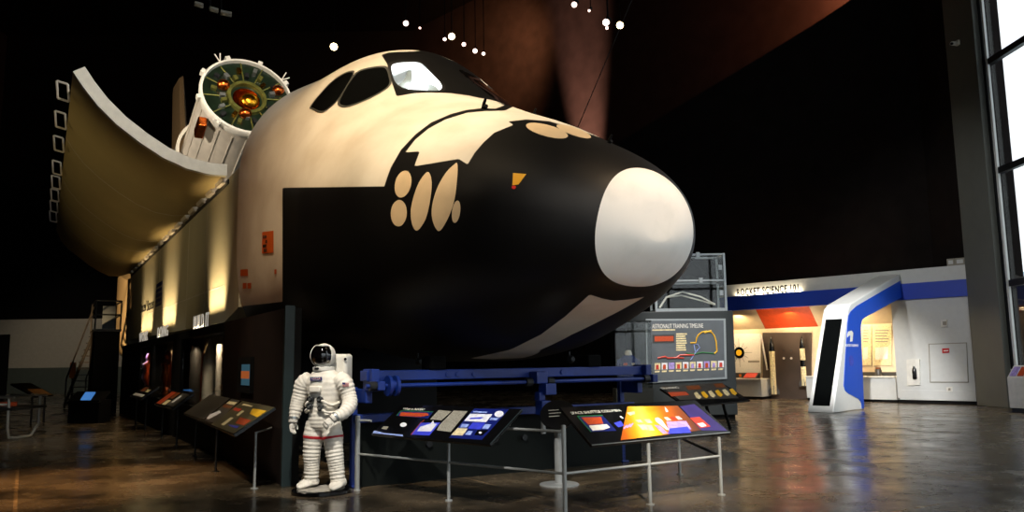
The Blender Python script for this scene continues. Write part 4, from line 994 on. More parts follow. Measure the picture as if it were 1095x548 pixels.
# white graphic panel with a round badge
gp_ = thing('graphic_panel', 'white panel with a black star-rayed round emblem left of the slate rocket panel', 'panel', G(gpx(800, 380, BO)[0], BO, 1.4))
gq([(783, 357), (814, 357), (814, 400), (783, 400)], BO+.02, 'paper', 'panel', gp_, .03)
s_, z_ = gpx(790.5, 377.5, BO+.06); MB().lathe([(.24, 0), (.24, .02)], G(s_, BO+.05, z_), FN, 28).build('emblem_disc', 'p_black', gp_)
MB().lathe([(.1, 0), (.13, .005), (.13, .02), (.1, .02)], G(s_, BO+.072, z_), FN, 20).build('emblem_ring', 'p_yellow', gp_)
for k in range(12):
    a = 2*PI*k/12; e = FD*math.cos(a)+ZU*math.sin(a); MB().obox(G(s_, BO+.055, z_)+e*.25-e.cross(FN)*.006, e*(.35 if k % 3 == 0 else .2), e.cross(FN)*.012, FN*.004).build('emblem_ray', 'p_dgrey', gp_)
gq([(800, 386), (812, 386), (812, 388), (800, 388)], BO+.055, 'greytext', 'caption', gp_, .004)
def counter(name, label, u0, u1, vt, o):
    s0, z_ = gpx(u0, vt, o); s1_, _ = gpx(u1, vt, o); s0, s1_ = min(s0, s1_), max(s0, s1_)
    t = thing(name, label, 'counter', G((s0+s1_)/2, (o+BO)/2, 0))
    q = MB(); gb(q, s0, s1_, BO+.1, o-.05, 0.1, z_-.06); q.build('front', 'facade', t)
    q = MB(); gb(q, s0, s1_, BO+.1, o, z_-.06, z_); q.build('worktop', 'white', t, bevel=.01)
    q = MB(); gb(q, s0, s1_, BO+.1, o-.1, 0, .1); q.build('plinth', 'black', t)
    return t, z_
c1, cz1 = counter('display_counter', 'white counter below the panel with the round emblem', 776, 813, 405, -.12)
c2, cz2 = counter('display_counter', 'white counter behind the leaning blue pylon', 861, 956.5, 402.5, -.12)
# slanted things on the counters
s_, _ = gpx(803, 400, -.5)
t = thing('tilted_tablet', 'small tilted red and black tablet on the white counter by the round emblem', 'tablet', G(s_, -.5, cz1))
MB().prism([(0, 0), (.35, 0), (.35, .2)], G(s_+.3, -.3, cz1+.002), -FN, ZU, -FD*.6).build('wedge', 'p_dgrey', t)
MB().obox(G(s_+.26, -.32, cz1+.032), -FD*.52, -FN*.3+ZU*.172, ZU*.012).build('screen', 'p_red', t)
s_, _ = gpx(795, 396, -.8)
t = thing('control_strip', 'dark control strip along the back of the counter by the round emblem', 'control panel', G(s_, -.8, cz1))
q = MB(); gb(q, s_-.7, s_+.6, -.88, -.78, cz1, cz1+.22); q.build('strip', 'p_dgrey', t)
q = MB(); gb(q, s_-.4, s_-.3, -.78, -.76, cz1+.05, cz1+.16); gb(q, s_+.1, s_+.2, -.78, -.76, cz1+.05, cz1+.16); q.build('buttons', 'p_amber', t)
# cream instruction sheets behind the pylon
for (ua, ub), lb in (((921, 932), 'cream instruction sheet with diagram, behind the pylon leg'), ((934, 953.5), 'wide cream instruction sheet nearest the grey wall, behind the pylon')):
    t = thing('instruction_panel', lb, 'panel', G(gpx((ua+ub)/2, 370, BO)[0], BO, 1.6))
    gq([(ua, 349), (ub, 349), (ub, 391), (ua, 391)], BO+.02, 'p_cream', 'sheet', t, .02)
    for k in range(5):
        gq([(ua+2, 353+k*3), (ub-3-(k % 3), 353+k*3), (ub-3-(k % 3), 354.2+k*3), (ua+2, 354.2+k*3)], BO+.045, 'greytext', 'text_line', t, .003)
    gq([(ua+2, 372), (ub-4, 371), (ub-4, 384), (ua+2, 385)], BO+.045, 'paper', 'diagram', t, .003)
s_, _ = gpx(939.5, 392, -.6)
t = thing('display_jar', 'small dark jar on the counter behind the blue pylon', 'jar', G(s_, -.55, cz2))
MB().lathe([(.1, 0), (.12, .02), (.12, .22), (.09, .26)], G(s_, -.55, cz2), n=18).build('jar', 'p_dgrey', t, smooth=True, sharp=40)
MB().lathe([(.1, .26), (.1, .31)], G(s_, -.55, cz2), n=18).build('lid', 'p_brown', t)
t = thing('control_strip', 'dark control strip along the back of the counter behind the pylon', 'control panel', G(gpx(935, 396, -.8)[0], -.8, cz2))
s_ = gpx(938, 396, -.8)[0]; q = MB(); gb(q, s_-.8, s_+.6, -.88, -.8, cz2, cz2+.14); q.build('strip', 'p_dgrey', t)
# sign letters
SG = thing('gallery_sign', 'backlit sign letters reading ROCKET SCIENCE 101 above the blue band', 'sign', G(5.5, .03, 4.25))
sL, zL = gpx(788.5, 319.8, .1); sR, zR = gpx(854, 310.5, .1)
text('ROCKET SCIENCE 101', 'lettering', 'textblack', SG, G(sL, .13, 4.215), -FD, ZU, .40, .008, abs(sL-sR), 1.15, .012)
# wall fittings on the white end wall
fx_ = thing('extinguisher_cabinet', 'recessed fire extinguisher cabinet on the white gallery wall', 'cabinet', G(gpx(976.5, 398, 0)[0], 0, .9))
gq([(970, 385), (984, 384.5), (984.5, 412), (971, 412.5)], 0.003, 'white', 'frame', fx_, .06)
gq([(973, 389), (981.5, 388.6), (982, 408.5), (974, 409)], .05, 'p_dgrey', 'door_glass', fx_, .01)
s_, z_ = gpx(978, 399, .06); MB().lathe([(.06, -.22), (.075, -.2), (.075, .1), (.04, .18), (.03, .24)], G(s_, .062, z_), n=14).build('extinguisher', 'p_black', fx_, smooth=True)
gq([(976.5, 391), (980, 391), (980, 394), (976.5, 394)], .062, 'paper', 'label', fx_, .01)
ad_ = thing('access_hatch', 'large flush access hatch with thin outline on the white gallery wall', 'hatch', G(gpx(1013, 390, 0)[0], 0, .8))
gq([(993, 368), (1034, 366.5), (1036, 409.5), (994.5, 409.5)], 0.003, 'gwall', 'frame', ad_, .02)
gq([(994, 368.8), (1033.2, 367.4), (1035, 408.6), (995.3, 408.6)], 0.023, 'facade', 'door', ad_, .012)
t = thing('alarm_sign', 'small red sign above the flush hatch on the white wall', 'sign', G(gpx(1011.5, 375, 0)[0], .03, 1.9)); gq([(1007.5, 373), (1015, 372.6), (1015.3, 377.6), (1007.8, 378)], .038, 'red', 'plate', t, .02)
gq([(1009, 375), (1014, 374.7), (1014, 375.8), (1009, 376)], .06, 'paper', 'lettering', t, .003)
t = thing('wall_speaker', 'small white box high on the white gallery wall', 'box', G(gpx(1010, 346, 0)[0], 0, 2.8)); gq([(1006.5, 342.5), (1013, 342), (1013.4, 349.5), (1007, 350)], 0.003, 'white', 'case', t, .06); gq([(1008, 344), (1012, 343.8), (1012, 348), (1008, 348)], .06, 'gwall', 'grille', t, .005)
t = thing('wall_outlet', 'small white outlet plate low on the white gallery wall', 'outlet', G(gpx(1015.5, 416.5, 0)[0], .012, .4)); gq([(1012, 414.5), (1018.5, 414), (1018.8, 419), (1012.3, 419.4)], .015, 'white', 'plate', t, .015); gq([(1014, 415.5), (1016.5, 415.4), (1016.5, 418), (1014, 418)], .031, 'gwall', 'socket', t, .004)
for u, wpx, lb in ((1017, 6, 'small pale box on top of the gallery wall, away from the pillar'), (1027, 8, 'larger pale box on top of the gallery wall, against the pillar')):
    s_, _ = gpx(u, 286, 0); t = thing('junction_box', lb, 'box', G(s_, -.1, 4.7)); q = MB(); w_ = wpx/860*27*1.3
    gb(q, s_-w_/2, s_+w_/2, -.2, 0, 4.7, 4.95); q.build('case', 'gwall', t, bevel=.01); q = MB(); gb(q, s_-w_*.3, s_+w_*.3, 0, .012, 4.76, 4.89); q.build('cover', 'facade', t)

# ------------------------------------------------------------------ leaning pylon with arm
K0 = Vector((9.47, 24.16, 0)); KD = Vector((.702, .712, 0)).normalized(); KN = Vector((.712, -.702, 0)).normalized()
PY = thing('entrance_pylon', 'leaning white and blue pylon with black screen and arm reaching to the gallery wall', 'pylon', K0, math.atan2(KD.y, KD.x))
def arc(c, r, a0, a1, n=6): return [(c[0]+r*math.cos(a0+(a1-a0)*i/n), c[1]+r*math.sin(a0+(a1-a0)*i/n)) for i in range(n+1)]
prof = [(-.12, 0), (.47, 1.19), (1.38, 2.98), (1.5, 3.16), (1.72, 3.30), (6.22, 4.56), (6.22, 3.70), (2.75, 2.90), (2.5, 2.82), (2.38, 2.66), (2.34, 2.4), (2.29, 1.9), (2.16, 0.0)]
MB().prism(prof, K0, KD, ZU, -KN*.78).build('shell', 'pylonwhite', PY, bevel=.03)
blue = [(1.80, 3.12), (2.1, 3.24), (6.21, 4.32), (6.21, 3.72), (2.75, 2.90), (2.5, 2.82), (2.38, 2.66), (2.34, 2.4), (2.29, 1.9), (2.165, .03), (2.0, .03), (1.97, .2), (1.8, .34), (1.05, .53), (.82, .62), (.74, .78), (.8, 1.0), (1.08, 1.9), (1.32, 2.66), (1.45, 2.92), (1.6, 3.04)]
MB().prism(blue, K0+KN*.004, KD, ZU, KN*.012).build('blue_side', 'pylonblue', PY)
fe_ = (KD*.47/1.19*1.0+ZU).normalized(); fe_ = (KD*(1.38-(-.12))+ZU*2.98).normalized(); fn_ = KN.cross(fe_).normalized()
if fn_.dot(KD) > 0: fn_ = -fn_
b0 = K0+KD*(-.12)
MB().obox(b0-KN*.13+fe_*.22+fn_*.001, -KN*.52, fe_*2.93, fn_*.015).build('screen', 'kioskscreen', PY)
# figure one: stem with a broken flag, and the small line under it
def kp(u, v): q = onplane(u, v, K0+KN*.017, KN)-K0; return q.dot(KD), q.z
one = [kp(*p) for p in cz((860, 280), 3.2214, [(148, 250), (152, 241), (163, 238), (168, 245), (166, 275), (158, 276), (159, 254), (153, 256), (148, 262)])]
MB().prism(one, K0+KN*.017, KD, ZU, KN*.006).build('figure_one', 'textwhite', PY)
a_ = kp(*cz((860, 280), 3.2214, [(142, 293)])[0]); b_ = kp(*cz((860, 280), 3.2214, [(186, 291)])[0])
text('ROCKET SCIENCE', 'lettering', 'textwhite', PY, K0+KD*a_[0]+ZU*a_[1]+KN*.018, KD, ZU, .11, .003, b_[0]-a_[0])
c_ = kp(*cz((860, 280), 3.2214, [(162, 342)])[0]); MB().lathe([(.17, 0), (.17, .004)], K0+KD*c_[0]+ZU*c_[1]+KN*.016, KN, 24).build('round_emblem', pr('violet_badge', (60, 70, 190), .2), PY)

# white display stand at the window edge
q0 = atz(1079.5, 441, 0); DS = thing('brochure_stand', 'white slanted stand with red and dark leaflets under the tall window', 'stand', (q0.x, q0.y, 0), math.radians(-72))
rx = Matrix.Rotation(math.radians(-72), 3, 'Z'); ex_, ey_ = rx @ Vector((1, 0, 0)), rx @ Vector((0, 1, 0)); q0 = q0+ex_*.02
MB().prism([(0, .12), (.34, .12), (.34, 1.33), (.30, 1.33), (0, .98)], q0, ey_, ZU, ex_*.8).build('cabinet', 'white', DS, bevel=.015)
MB().obox(q0+ey_*.03+ex_*.04, ex_*.6, ey_*.26, ZU*.12).build('plinth', 'darkmetal', DS)
sl_ = (ey_*.30+ZU*.35)
for k, m_ in ((.06, 'p_lilac'), (.3, 'p_orange'), (.54, 'p_red')):
    MB().obox(q0+ZU*.985+ex_*k+sl_*.12, ex_*.2, sl_*.7, ZU*.02).build('leaflet', m_, DS)
# camera on the pillar and its mate
cu, cv = 1025, 46
pc = onplane(cu, cv, (15.255, 26, 0), (1, 0, 0))
t = thing('security_camera', 'small white security camera high on the grey pillar', 'camera', pc)
MB().box(pc+Vector((-.04, 0, 0)), (.08, .16, .16)).build('wall_mount', 'white', t)
MB().tube([pc+Vector((-.1, 0, -.02)), pc+Vector((-.34, -.2, -.1))], .07, 12).build('body', 'white', t, smooth=True)
MB().lathe([(.05, 0), (.05, .02)], pc+Vector((-.34, -.2, -.1)), (-.24, -.2, -.08), 12).build('lens', 'black', t)
# ------------------------------------------------------------------ timeline cabinet, glass case on it, suit case beside it
CYD = 22.06
def cp(u, v, dy=0): return aty(u, v, CYD+dy)
TC = thing('timeline_cabinet', 'large charcoal cabinet with a bright framed timeline panel behind the shuttle nose', 'cabinet', (4.7, CYD+.5, 0))
xr = cp(787, 400).x; xl = cp(676, 400).x; zt = cp(735, 333).z
MB().obox((xl, CYD, .12), (xr-xl, 0, 0), (0, .9, 0), (0, 0, zt-.12)).build('body', 'cabinet', TC, bevel=.02)
MB().obox((xl+.06, CYD+.06, 0), (xr-xl-.12, 0, 0), (0, .8, 0), (0, 0, .12)).build('plinth', 'black', TC)
def cq(poly, dy, m, name, par=TC, th=.012):
    pts = [cp(u, v, dy) for u, v in poly]; k = len(pts); top = [p+Vector((0, -th, 0)) for p in pts]
    return MB().add(pts+top, [tuple(range(k)), tuple(range(k, 2*k))]+[(i, (i+1) % k, k+(i+1) % k, k+i) for i in range(k)]).build(name, m, par)
cq([(690.5, 341.5), (775.5, 341), (777, 405.5), (691.5, 410)], 0, 'steel', 'frame', th=.04)
cq([(692.5, 343.3), (773.6, 342.8), (775, 403.6), (693.3, 408)], -.04, 'p_grey', 'timeline_panel', th=.01)
zc = lambda pts: cz((700, 335), 7.825, pts)
a_, b_ = cp(697.5, 351.5, -.052), cp(752, 350.5, -.052)
text('ASTRONAUT TRAINING TIMELINE', 'lettering', 'textwhite', TC, a_, (1, 0, 0), (0, 0, 1), .17, .004, b_.x-a_.x)
a_, b_ = cp(697.5, 354, -.052), cp(722, 353.6, -.052)
MB().obox(a_, (b_.x-a_.x, 0, 0), (0, -.004, 0), (0, 0, .035)).build('subtitle', 'p_cream', TC)
cq(zc([(-18, 183), (165, 180), (165, 250), (-18, 252)]), -.052, 'p_dgrey', 'text_frame', th=.006)
cq(zc([(0, 195), (158, 193), (158, 236), (0, 238)]), -.06, 'p_orange', 'orange_text', th=.005)
for k in range(8): cq(zc([(180, 170+k*19), (270-(k*13) % 17, 169+k*19), (270-(k*13) % 17, 182+k*19), (180, 183+k*19)]), -.052, 'p_cream', 'text_line', th=.004)
def ctube(pts, r, m, name): MB().tube([cp(u, v, -.06) for u, v in pts], r, 8).build(name, m, TC, smooth=True)
ctube(zc([(300, 250), (345, 250), (350, 215), (365, 185), (395, 160), (435, 152), (475, 160), (500, 190), (515, 240), (522, 320), (500, 340)]), .018, 'p_yellow', 'flight_path')
ctube(zc([(415, 165), (475, 148)]), .022, 'p_yellow', 'flight_path')
ctube(zc([(300, 395), (350, 320), (378, 290), (360, 262), (330, 262), (335, 300), (345, 330), (310, 380)]), .012, 'p_lblue', 'spiral_path')
ctube(zc([(262, 335), (330, 345), (400, 330), (500, 340)]), .014, 'p_green', 'green_path')
ctube(zc([(25, 378), (90, 365), (110, 378), (180, 375), (215, 352), (330, 352)]), .022, 'p_red', 'red_path')
ctube(zc([(180, 375), (245, 378)]), .018, 'p_red', 'red_path')
for k in range(10):
    x = 0+59*k; y = 420-2.2*k
    cq(zc([(x, y), (x+48, y-1), (x+48, y+55), (x, y+56)]), -.052, ['p_cream', 'p_white', 'p_lilac', 'p_cream', 'p_white'][k % 5], 'portrait', th=.005)
    cq(zc([(x+12, y+15), (x+34, y+14), (x+36, y+52), (x+10, y+53)]), -.058, ['p_red', 'p_orange', 'p_lilac'][k % 3], 'portrait_detail', th=.004)
    cq(zc([(x+2, y+64), (x+44, y+63), (x+40, y+76), (x+2, y+78)]), -.052, 'p_cream', 'caption', th=.004)
# glass case on top
GC = thing('glass_display_case', 'steel framed glass case with curved hoses standing on top of the timeline cabinet', 'display case', (4.9, CYD+.4, zt))
xa, xb = cp(701, 300).x, cp(775.5, 300).x; zb = zt; ztop = cp(750, 271).z; zm = cp(750, 300).z
gf = MB(); dep = .8; y0 = CYD+.05
for x in (xa, xb):
    for y in (y0, y0+dep): gf.box((x, y, (zb+ztop)/2), (.06, .06, ztop-zb))
for z in (ztop-.03, zm, zb+.04):
    for y in (y0, y0+dep): gf.box(((xa+xb)/2, y, z), (xb-xa, .05, .05 if z != zb+.04 else .08))
    for x in (xa, xb): gf.box((x, y0+dep/2, z), (.05, dep, .05))
gf.build('frame', 'steel', GC)
for z0_, z1_ in ((zb+.09, zm-.03), (zm+.03, ztop-.06)):
    MB().box(((xa+xb)/2, y0, (z0_+z1_)/2), (xb-xa-.06, .01, z1_-z0_)).build('glass_pane', 'glass', GC)
    MB().box((xb, y0+dep/2, (z0_+z1_)/2), (.01, dep-.06, z1_-z0_)).build('glass_pane', 'glass', GC)
    MB().box(((xa+xb)/2, y0+dep, (z0_+z1_)/2), (xb-xa-.06, .01, z1_-z0_)).build('back_panel', 'black', GC)
MB().box(((xa+xb)/2, y0+dep/2, zb+.05), (xb-xa-.06, dep-.06, .06)).build('floor_panel', 'white', GC)
for x, z in ((xa+.45, zm), (xa+1.25, zm), (xb-.12, zm+.35), (xb-.12, zm-.35), (xa+1.2, ztop-.04)):
    MB().box((x, y0-.03, z), (.1, .05, .14)).build('clip', 'steel', GC)
HS = thing('curved_hoses', 'two pale curved hoses lying inside the lower glass case', 'hoses', (4.9, y0+.35, zb+.08))
for k in (0, .09):
    MB().tube([(xa+.15, y0+.25+k, zb+.13), (xa+.35, y0+.25+k, zb+.42), (xa+.8, y0+.3+k, zb+.56-k), (xa+1.3, y0+.3+k, zb+.42-k), (xa+1.7, y0+.3+k, zb+.2)], .022, 8).build('hose', 'paper', HS, smooth=True)
BS = thing('black_strap', 'black strap slanting down behind the upper glass of the case', 'strap', (xb-.6, y0+.5, zm+.04))
MB().obox((xb-.85, y0+.45, ztop-.08), (.62, 0, -(ztop-zm)+.14), (.14, 0, 0.02), (0, .03, 0)).build('strap', 'black', BS)
MB().box((xb-.16, y0+.47, zm+.06), (.16, .08, .08)).build('buckle', 'darkmetal', BS)
# case with the blue flight suit
SX0, SX1 = aty(654, 370, 21.4).x, aty(693, 370, 21.4).x
SC = thing('suit_display_case', 'tall narrow glass case holding a blue flight suit beside the timeline cabinet', 'display case', ((SX0+SX1)/2, 21.1, 0))
sz0, sz1 = .9, aty(675, 346, 21.4).z
MB().box(((SX0+SX1)/2, 21.1, sz0/2), (SX1-SX0, .7, sz0)).build('base', 'cabinet', SC, bevel=.01)
for x in (SX0+.02, SX1-.02):
    MB().box((x, 21.1, (sz0+sz1)/2), (.012, .66, sz1-sz0)).build('glass_pane', 'glass', SC)
MB().box(((SX0+SX1)/2, 20.77, (sz0+sz1)/2), (SX1-SX0-.06, .012, sz1-sz0)).build('glass_pane', 'glass', SC)
MB().box(((SX0+SX1)/2, 21.1, sz1+.02), (SX1-SX0, .7, .04)).build('lid', 'cabinet', SC)
fc = aty(672, 386, 21.1)
FS = thing('flight_suit', 'blue flight suit with white collar on a bust inside the narrow glass case', 'clothing', (fc.x, 21.1, sz0))
rg = []
for z, a, b_ in ((sz0+.004, .2, .14), (1.2, .22, .15), (1.45, .27, .16), (1.62, .26, .15), (1.72, .16, .12), (1.78, .08, .09)):
    rg.append([(fc.x+a*math.cos(q), 21.1+b_*math.sin(q), z) for q in [2*PI*k/24 for k in range(24)]])
MB().loft(rg).build('torso', 'fabricblue', FS, smooth=True)
for sx in (-1, 1): MB().tube([(fc.x+sx*.2, 21.1, 1.62), (fc.x+sx*.25, 21.05, 1.4), (fc.x+sx*.24, 21.0, 1.1)], [.09, .08, .06], 12).build('sleeve', 'fabricblue', FS, smooth=True)
MB().lathe([(.085, 0), (.1, .02), (.08, .1), (.06, .14)], (fc.x, 21.08, 1.74), n=16).build('collar', 'paper', FS, smooth=True)
MB().box((fc.x-.1, 20.945, 1.52), (.1, .02, .06)).build('badge', 'p_red', FS); MB().box((fc.x+.1, 20.945, 1.52), (.08, .02, .06)).build('badge', 'paper', FS)
# sloping panel in front of the cabinet
B3 = Board('information_panel', 'sloping dark reader panel with a row of yellow figures, in front of the timeline cabinet', (735, 435.5), (802.5, 428.6), .66, .62, .36)
zd = lambda pts: cz((690, 330), 4.983, pts)
B3.write('TRAINING', zd([(90, 432)])[0], zd([(185, 428)])[0], .1)
B3.quad([(727, 428), (790, 426), (772, 409.5), (707, 413.5)], 'p_dgrey', 'panel_print')
for p, m_ in (([(120, 448), (215, 445), (235, 462), (140, 470)], 'p_orange'), ([(215, 415), (285, 410), (300, 430), (230, 437)], 'p_brown'), ([(295, 408), (355, 405), (372, 424), (312, 430)], 'p_dgrey'), ([(362, 403), (410, 400), (430, 420), (380, 424)], 'p_brown')):
    B3.quad(zd(p), m_, 'picture', .004)
for k in range(6):
    x, y = 258+38*k, 452-4*k
    B3.quad(zd([(x, y), (x+16, y-6), (x+42, y+22), (x+30, y+32), (x+14, y+24)]), 'p_yellow' if k % 2 else 'p_cream', 'figure_picture', .004)
for f in (.45, .72):
    p = B3.bl+B3.ex*B3.L*f+B3.ey*B3.W*.5; MB().tube([p-B3.n*.04, Vector((p.x+.25, p.y+.3, .02))], .035, 8).build('leg', 'black', B3.t)

# ------------------------------------------------------------------ exhibit wall under the shuttle (left)
EW = 3.0
zwt = side(240, 345, EW)[1]; 
def ew(name, x0, x1, y0, y1, z0, z1_, m): return struct(sb(MB(), x0, x1, y0, y1, z0, z1_), name, m)
XN = [side(239, 385, EW)[0], side(193, 385, EW)[0], side(184, 385, EW)[0], side(163, 385, EW)[0], side(160.5, 385, EW)[0], side(150, 385, EW)[0]]
xend0 = side(320.5, 385, 2.8)[0]; xend1 = 26.0
YK = 2.62; zn0, zn1 = .78, zwt-.16
ew('wall_exhibit_panel', xend0, XN[0], 2.8, EW, 0, zwt, 'redbrown')
ew('wall_exhibit_end', xend0-.06, xend0, 2.8, EW-.1, 0, zwt, 'black'); ew('trim_3', xend0-.07, xend0, EW-.1, EW+.03, 0, zwt+.03, 'teal')
ew('wall_exhibit_back', XN[0], xend1, YK-.06, YK, 0, zwt-.02, 'black')
ew('wall_exhibit_head', XN[0], xend1, YK, EW, zn1, zwt, 'black')
ew('wall_exhibit_foot', XN[0], xend1, YK, EW, 0, zn0, 'black')
for k, (a, b_) in enumerate(((XN[1], XN[2]), (XN[3], XN[4]), (XN[5], xend1))):
    ew('wall_exhibit_pier_%d' % (k+1), a, b_, YK, EW, zn0, zn1, 'black')
M['nichewall'] = mat('niche_back', (92, 74, 52), .7, var=.3, scale=2)
for k, (a, b_) in enumerate(((XN[0], XN[1]), (XN[2], XN[3]), (XN[4], XN[5]))):
    ew('wall_exhibit_niche_%d' % (k+1), a+.02, b_-.02, YK, YK+.02, zn0, zn1, 'nichewall')
    g = struct(sb(MB(), a+.01, b_-.01, EW-.05, EW-.04, zn0, zn1), 'window_%d' % (k+2), 'glass')
# sign letters standing on the wall
for s, u0, u1, v, lb in (('BUILD IT', 204.5, 220.5, 351.2, 'white standing letters over the nearest lit niche of the dark exhibit wall'), ('DOING', 166.5, 177.5, 358, 'white standing letters over the middle niche of the dark exhibit wall'), ('WORK', 147.5, 156.5, 362.2, 'white standing letters over the farthest niche of the dark exhibit wall')):
    xa_, xb_ = side(u0, v, EW)[0], side(u1, v, EW)[0]
    t = thing('niche_sign', lb, 'sign', S((xa_+xb_)/2, EW-.03, zwt), 0, 'niche signs')
    text(s, 'lettering', 'signwhite', t, S(xa_, EW-.04, zwt+.012), -AX, ZU, .40, .006, xa_-xb_, 1.2, .006)
# small screen on the dark panel
a_, za_ = side(259, 413, EW); b_, zb2 = side(271, 386, EW)
t = thing('wall_screen', 'small lit portrait screen on the dark exhibit wall above the long reader panel', 'screen', S((a_+b_)/2, EW, 1.1))
sb(MB(), a_+.1, b_-.06, EW, EW+.06, za_-.1, zb2+.06).build('casing', 'black', t)
x_0, x_1 = side(258.5, 400, EW+.06)[0], side(267, 400, EW+.06)[0]
sb(MB(), x_0, x_1, EW+.06, EW+.066, side(263, 412, EW)[1], side(263, 390, EW)[1]).build('display', 'screenwarm', t)
sb(MB(), x_0, x_1, EW+.066, EW+.07, side(263, 405, EW)[1], side(263, 397, EW)[1]).build('display_picture', 'screenorange', t)
# things in the niches
def nx(u): return side(u, 390, 2.85)[0]
x_ = nx(221.5)
t = thing('missile_model', 'white pointed missile model standing in the nearest lit niche', 'model', S(x_, 2.82, zn0))
MB().lathe([(.13, 0), (.13, .7), (.12, .95), (.07, 1.2), (.01, 1.38)], S(x_, 2.81, zn0), n=20).build('body', 'white', t, smooth=True, sharp=50)
for a in range(4):
    e = AX*math.cos(a*PI/2+.4)+ST*math.sin(a*PI/2+.4); MB().prism([(.1, 0), (.17, 0), (.11, .2)], S(x_, 2.81, zn0)-e.cross(ZU)*.008, e, ZU, e.cross(ZU)*.016).build('fin', 'p_lblue', t)
for u, hh, r, m_, nm, lb in ((200.5, 1.3, .05, 'copper', 'brass_cylinder', 'tall brass cylinder at the far end of the nearest lit niche'), (206.5, 1.25, .12, 'p_dgrey', 'grey_tank', 'tall grey tank between the brass cylinder and the white missile model'), (215, 1.1, .05, 'p_orange', 'orange_rod', 'orange rod just left of the white missile model'), (231, 1.25, .05, 'paper', 'striped_pole', 'pale striped pole in the near end of the nearest lit niche')):
    x_ = min(nx(u), XN[1]-.22); t = thing(nm, lb, 'exhibit', S(x_, 2.8, zn0))
    pf = [(r, 0), (r, hh*.9), (r*.6, hh)] if nm != 'striped_pole' else [(r*(1+.25*(k % 2)), hh*k/12) for k in range(13)]
    MB().lathe(pf, S(x_, 2.8, zn0), n=16).build('body', m_, t, smooth=True, sharp=40)
    MB().lathe([(r*1.15, 0), (r*1.15, .03)], S(x_, 2.8, zn0), n=16).build('foot', 'darkmetal', t)
for u, m_, lb in ((178, 'copper', 'twisted copper coloured engine part in the middle niche'), (152.5, 'p_lilac', 'pale blue suited dummy in the farthest niche'), (157.5, 'p_orange', 'orange suited dummy in the farthest niche')):
    x_ = min(nx(u), XN[5]-.35) if u < 155 else min(nx(u), XN[5]-.9) if u < 160 else nx(u); t = thing('exhibit_figure', lb, 'exhibit', S(x_, 2.82, zn0))
    q = MB(); z = zn0
    pr_ = [(.1, 0), (.14, .15), (.07, .3), (.16, .5), (.12, .75), (.17, .9), (.06, 1.02), (.1, 1.12), (.03, 1.25)]
    q.lathe(pr_, S(x_, 2.82, zn0), n=14).build('body', m_, t, smooth=True)
    MB().lathe([(.15, 0), (.15, .04)], S(x_, 2.82, zn0-.0), n=16).build('foot', 'darkmetal', t)
x_ = nx(168); t = thing('framed_print', 'framed grey print on the back of the middle niche', 'picture', S(x_, YK+.03, 1.7))
sb(MB(), x_-.7, x_+.9, YK+.02, YK+.05, 1.25, 2.05).build('frame', 'darkmetal', t); sb(MB(), x_-.62, x_+.82, YK+.05, YK+.055, 1.32, 1.98).build('print', 'p_dgrey', t)

# long reader boards along the exhibit wall
B4 = Board('information_panel', 'long three-section reader panel along the dark exhibit wall, nearest the spacesuit', (195.7, 442), (249.5, 465), .745, .5, .33, th=.05)
ze = lambda pts: cz((140, 370), 5.48, pts)
B4.quad(ze([(462, 288), (582, 307), (428, 432), (312, 396)]), 'p_dgrey', 'dark_section')
B4.quad(ze([(590, 312), (640, 322), (495, 455), (432, 436)]), 'p_dgrey', 'middle_section')
for p, m_ in (([(575, 325), (622, 333), (605, 348), (560, 340)], 'p_cream'), ([(548, 345), (598, 355), (580, 368), (535, 360)], 'p_brown'), ([(465, 402), (520, 380), (528, 392), (455, 432), (442, 425)], 'p_white')): B4.quad(ze(p), m_, 'picture', .004)
B4.quad(ze([(655, 325), (842, 362), (600, 515), (470, 462)]), pr('olive_print', (74, 70, 50), .15, 4), 'near_section')
for p, m_ in (([(660, 340), (715, 352), (705, 360), (650, 348)], 'p_cream'), ([(715, 368), (795, 382), (740, 420), (695, 400)], 'p_yellow'), ([(640, 420), (705, 438), (660, 468), (612, 455)], 'p_orange'), ([(570, 462), (635, 472), (620, 485), (585, 475)], 'p_blue'), ([(650, 380), (665, 384), (628, 412), (618, 406)], 'p_cream'), ([(585, 420), (602, 424), (545, 468), (528, 462)], 'p_cream'), ([(610, 362), (650, 372), (630, 386), (600, 378)], 'p_red')):
    B4.quad(ze(p), m_, 'picture', .004)
B4.strip(ze([(600, 518), (848, 362)]), .02, 'teal', 'edge_trim', .001)
MB().lathe([(.05, 0), (.05, .01), (.018, .014), (.018, .73)], atz(272, 523, 0), n=14).build('post', 'railgrey', B4.t, smooth=True)
p_ = B4.bl+B4.ex*B4.L*.55+B4.ey*.2; MB().lathe([(.05, 0), (.05, .01), (.018, .014), (.018, .72)], (p_.x, p_.y, 0), n=14).build('post', 'darkmetal', B4.t, smooth=True)
p_ = B4.bl+B4.ex*B4.L*.1+B4.ey*.2; MB().lathe([(.05, 0), (.05, .01), (.018, .014), (.018, .72)], (p_.x, p_.y, 0), n=14).build('post', 'darkmetal', B4.t, smooth=True)
r0 = atz(272, 523, 0); MB().tube([lift(r0, .72), atz(302, 454, .74)], .014, 8).build('hand_rail', 'railgrey', B4.t, smooth=True)
B5 = Board('information_panel', 'reader panel with an orange heading strip, second one along the dark exhibit wall', S(side(164.8, 430.5, 3.45)[0], 3.45, .76), S(side(183.5, 437.5, 3.45)[0], 3.45, .76), .76, .4, .3, th=.05)
for a_, b_, c_, d_, m_ in ((.04, .3, .08, .9, 'p_orange'), (.34, .5, .5, .9, 'p_brown'), (.36, .55, .1, .4, 'p_cream'), (.6, .95, .12, .9, 'p_dgrey')):
    B5.par(a_, b_, c_, d_, m_, 'picture')
B5.par(.66, .75, .3, .75, 'p_white', 'picture_detail', 0, .007)
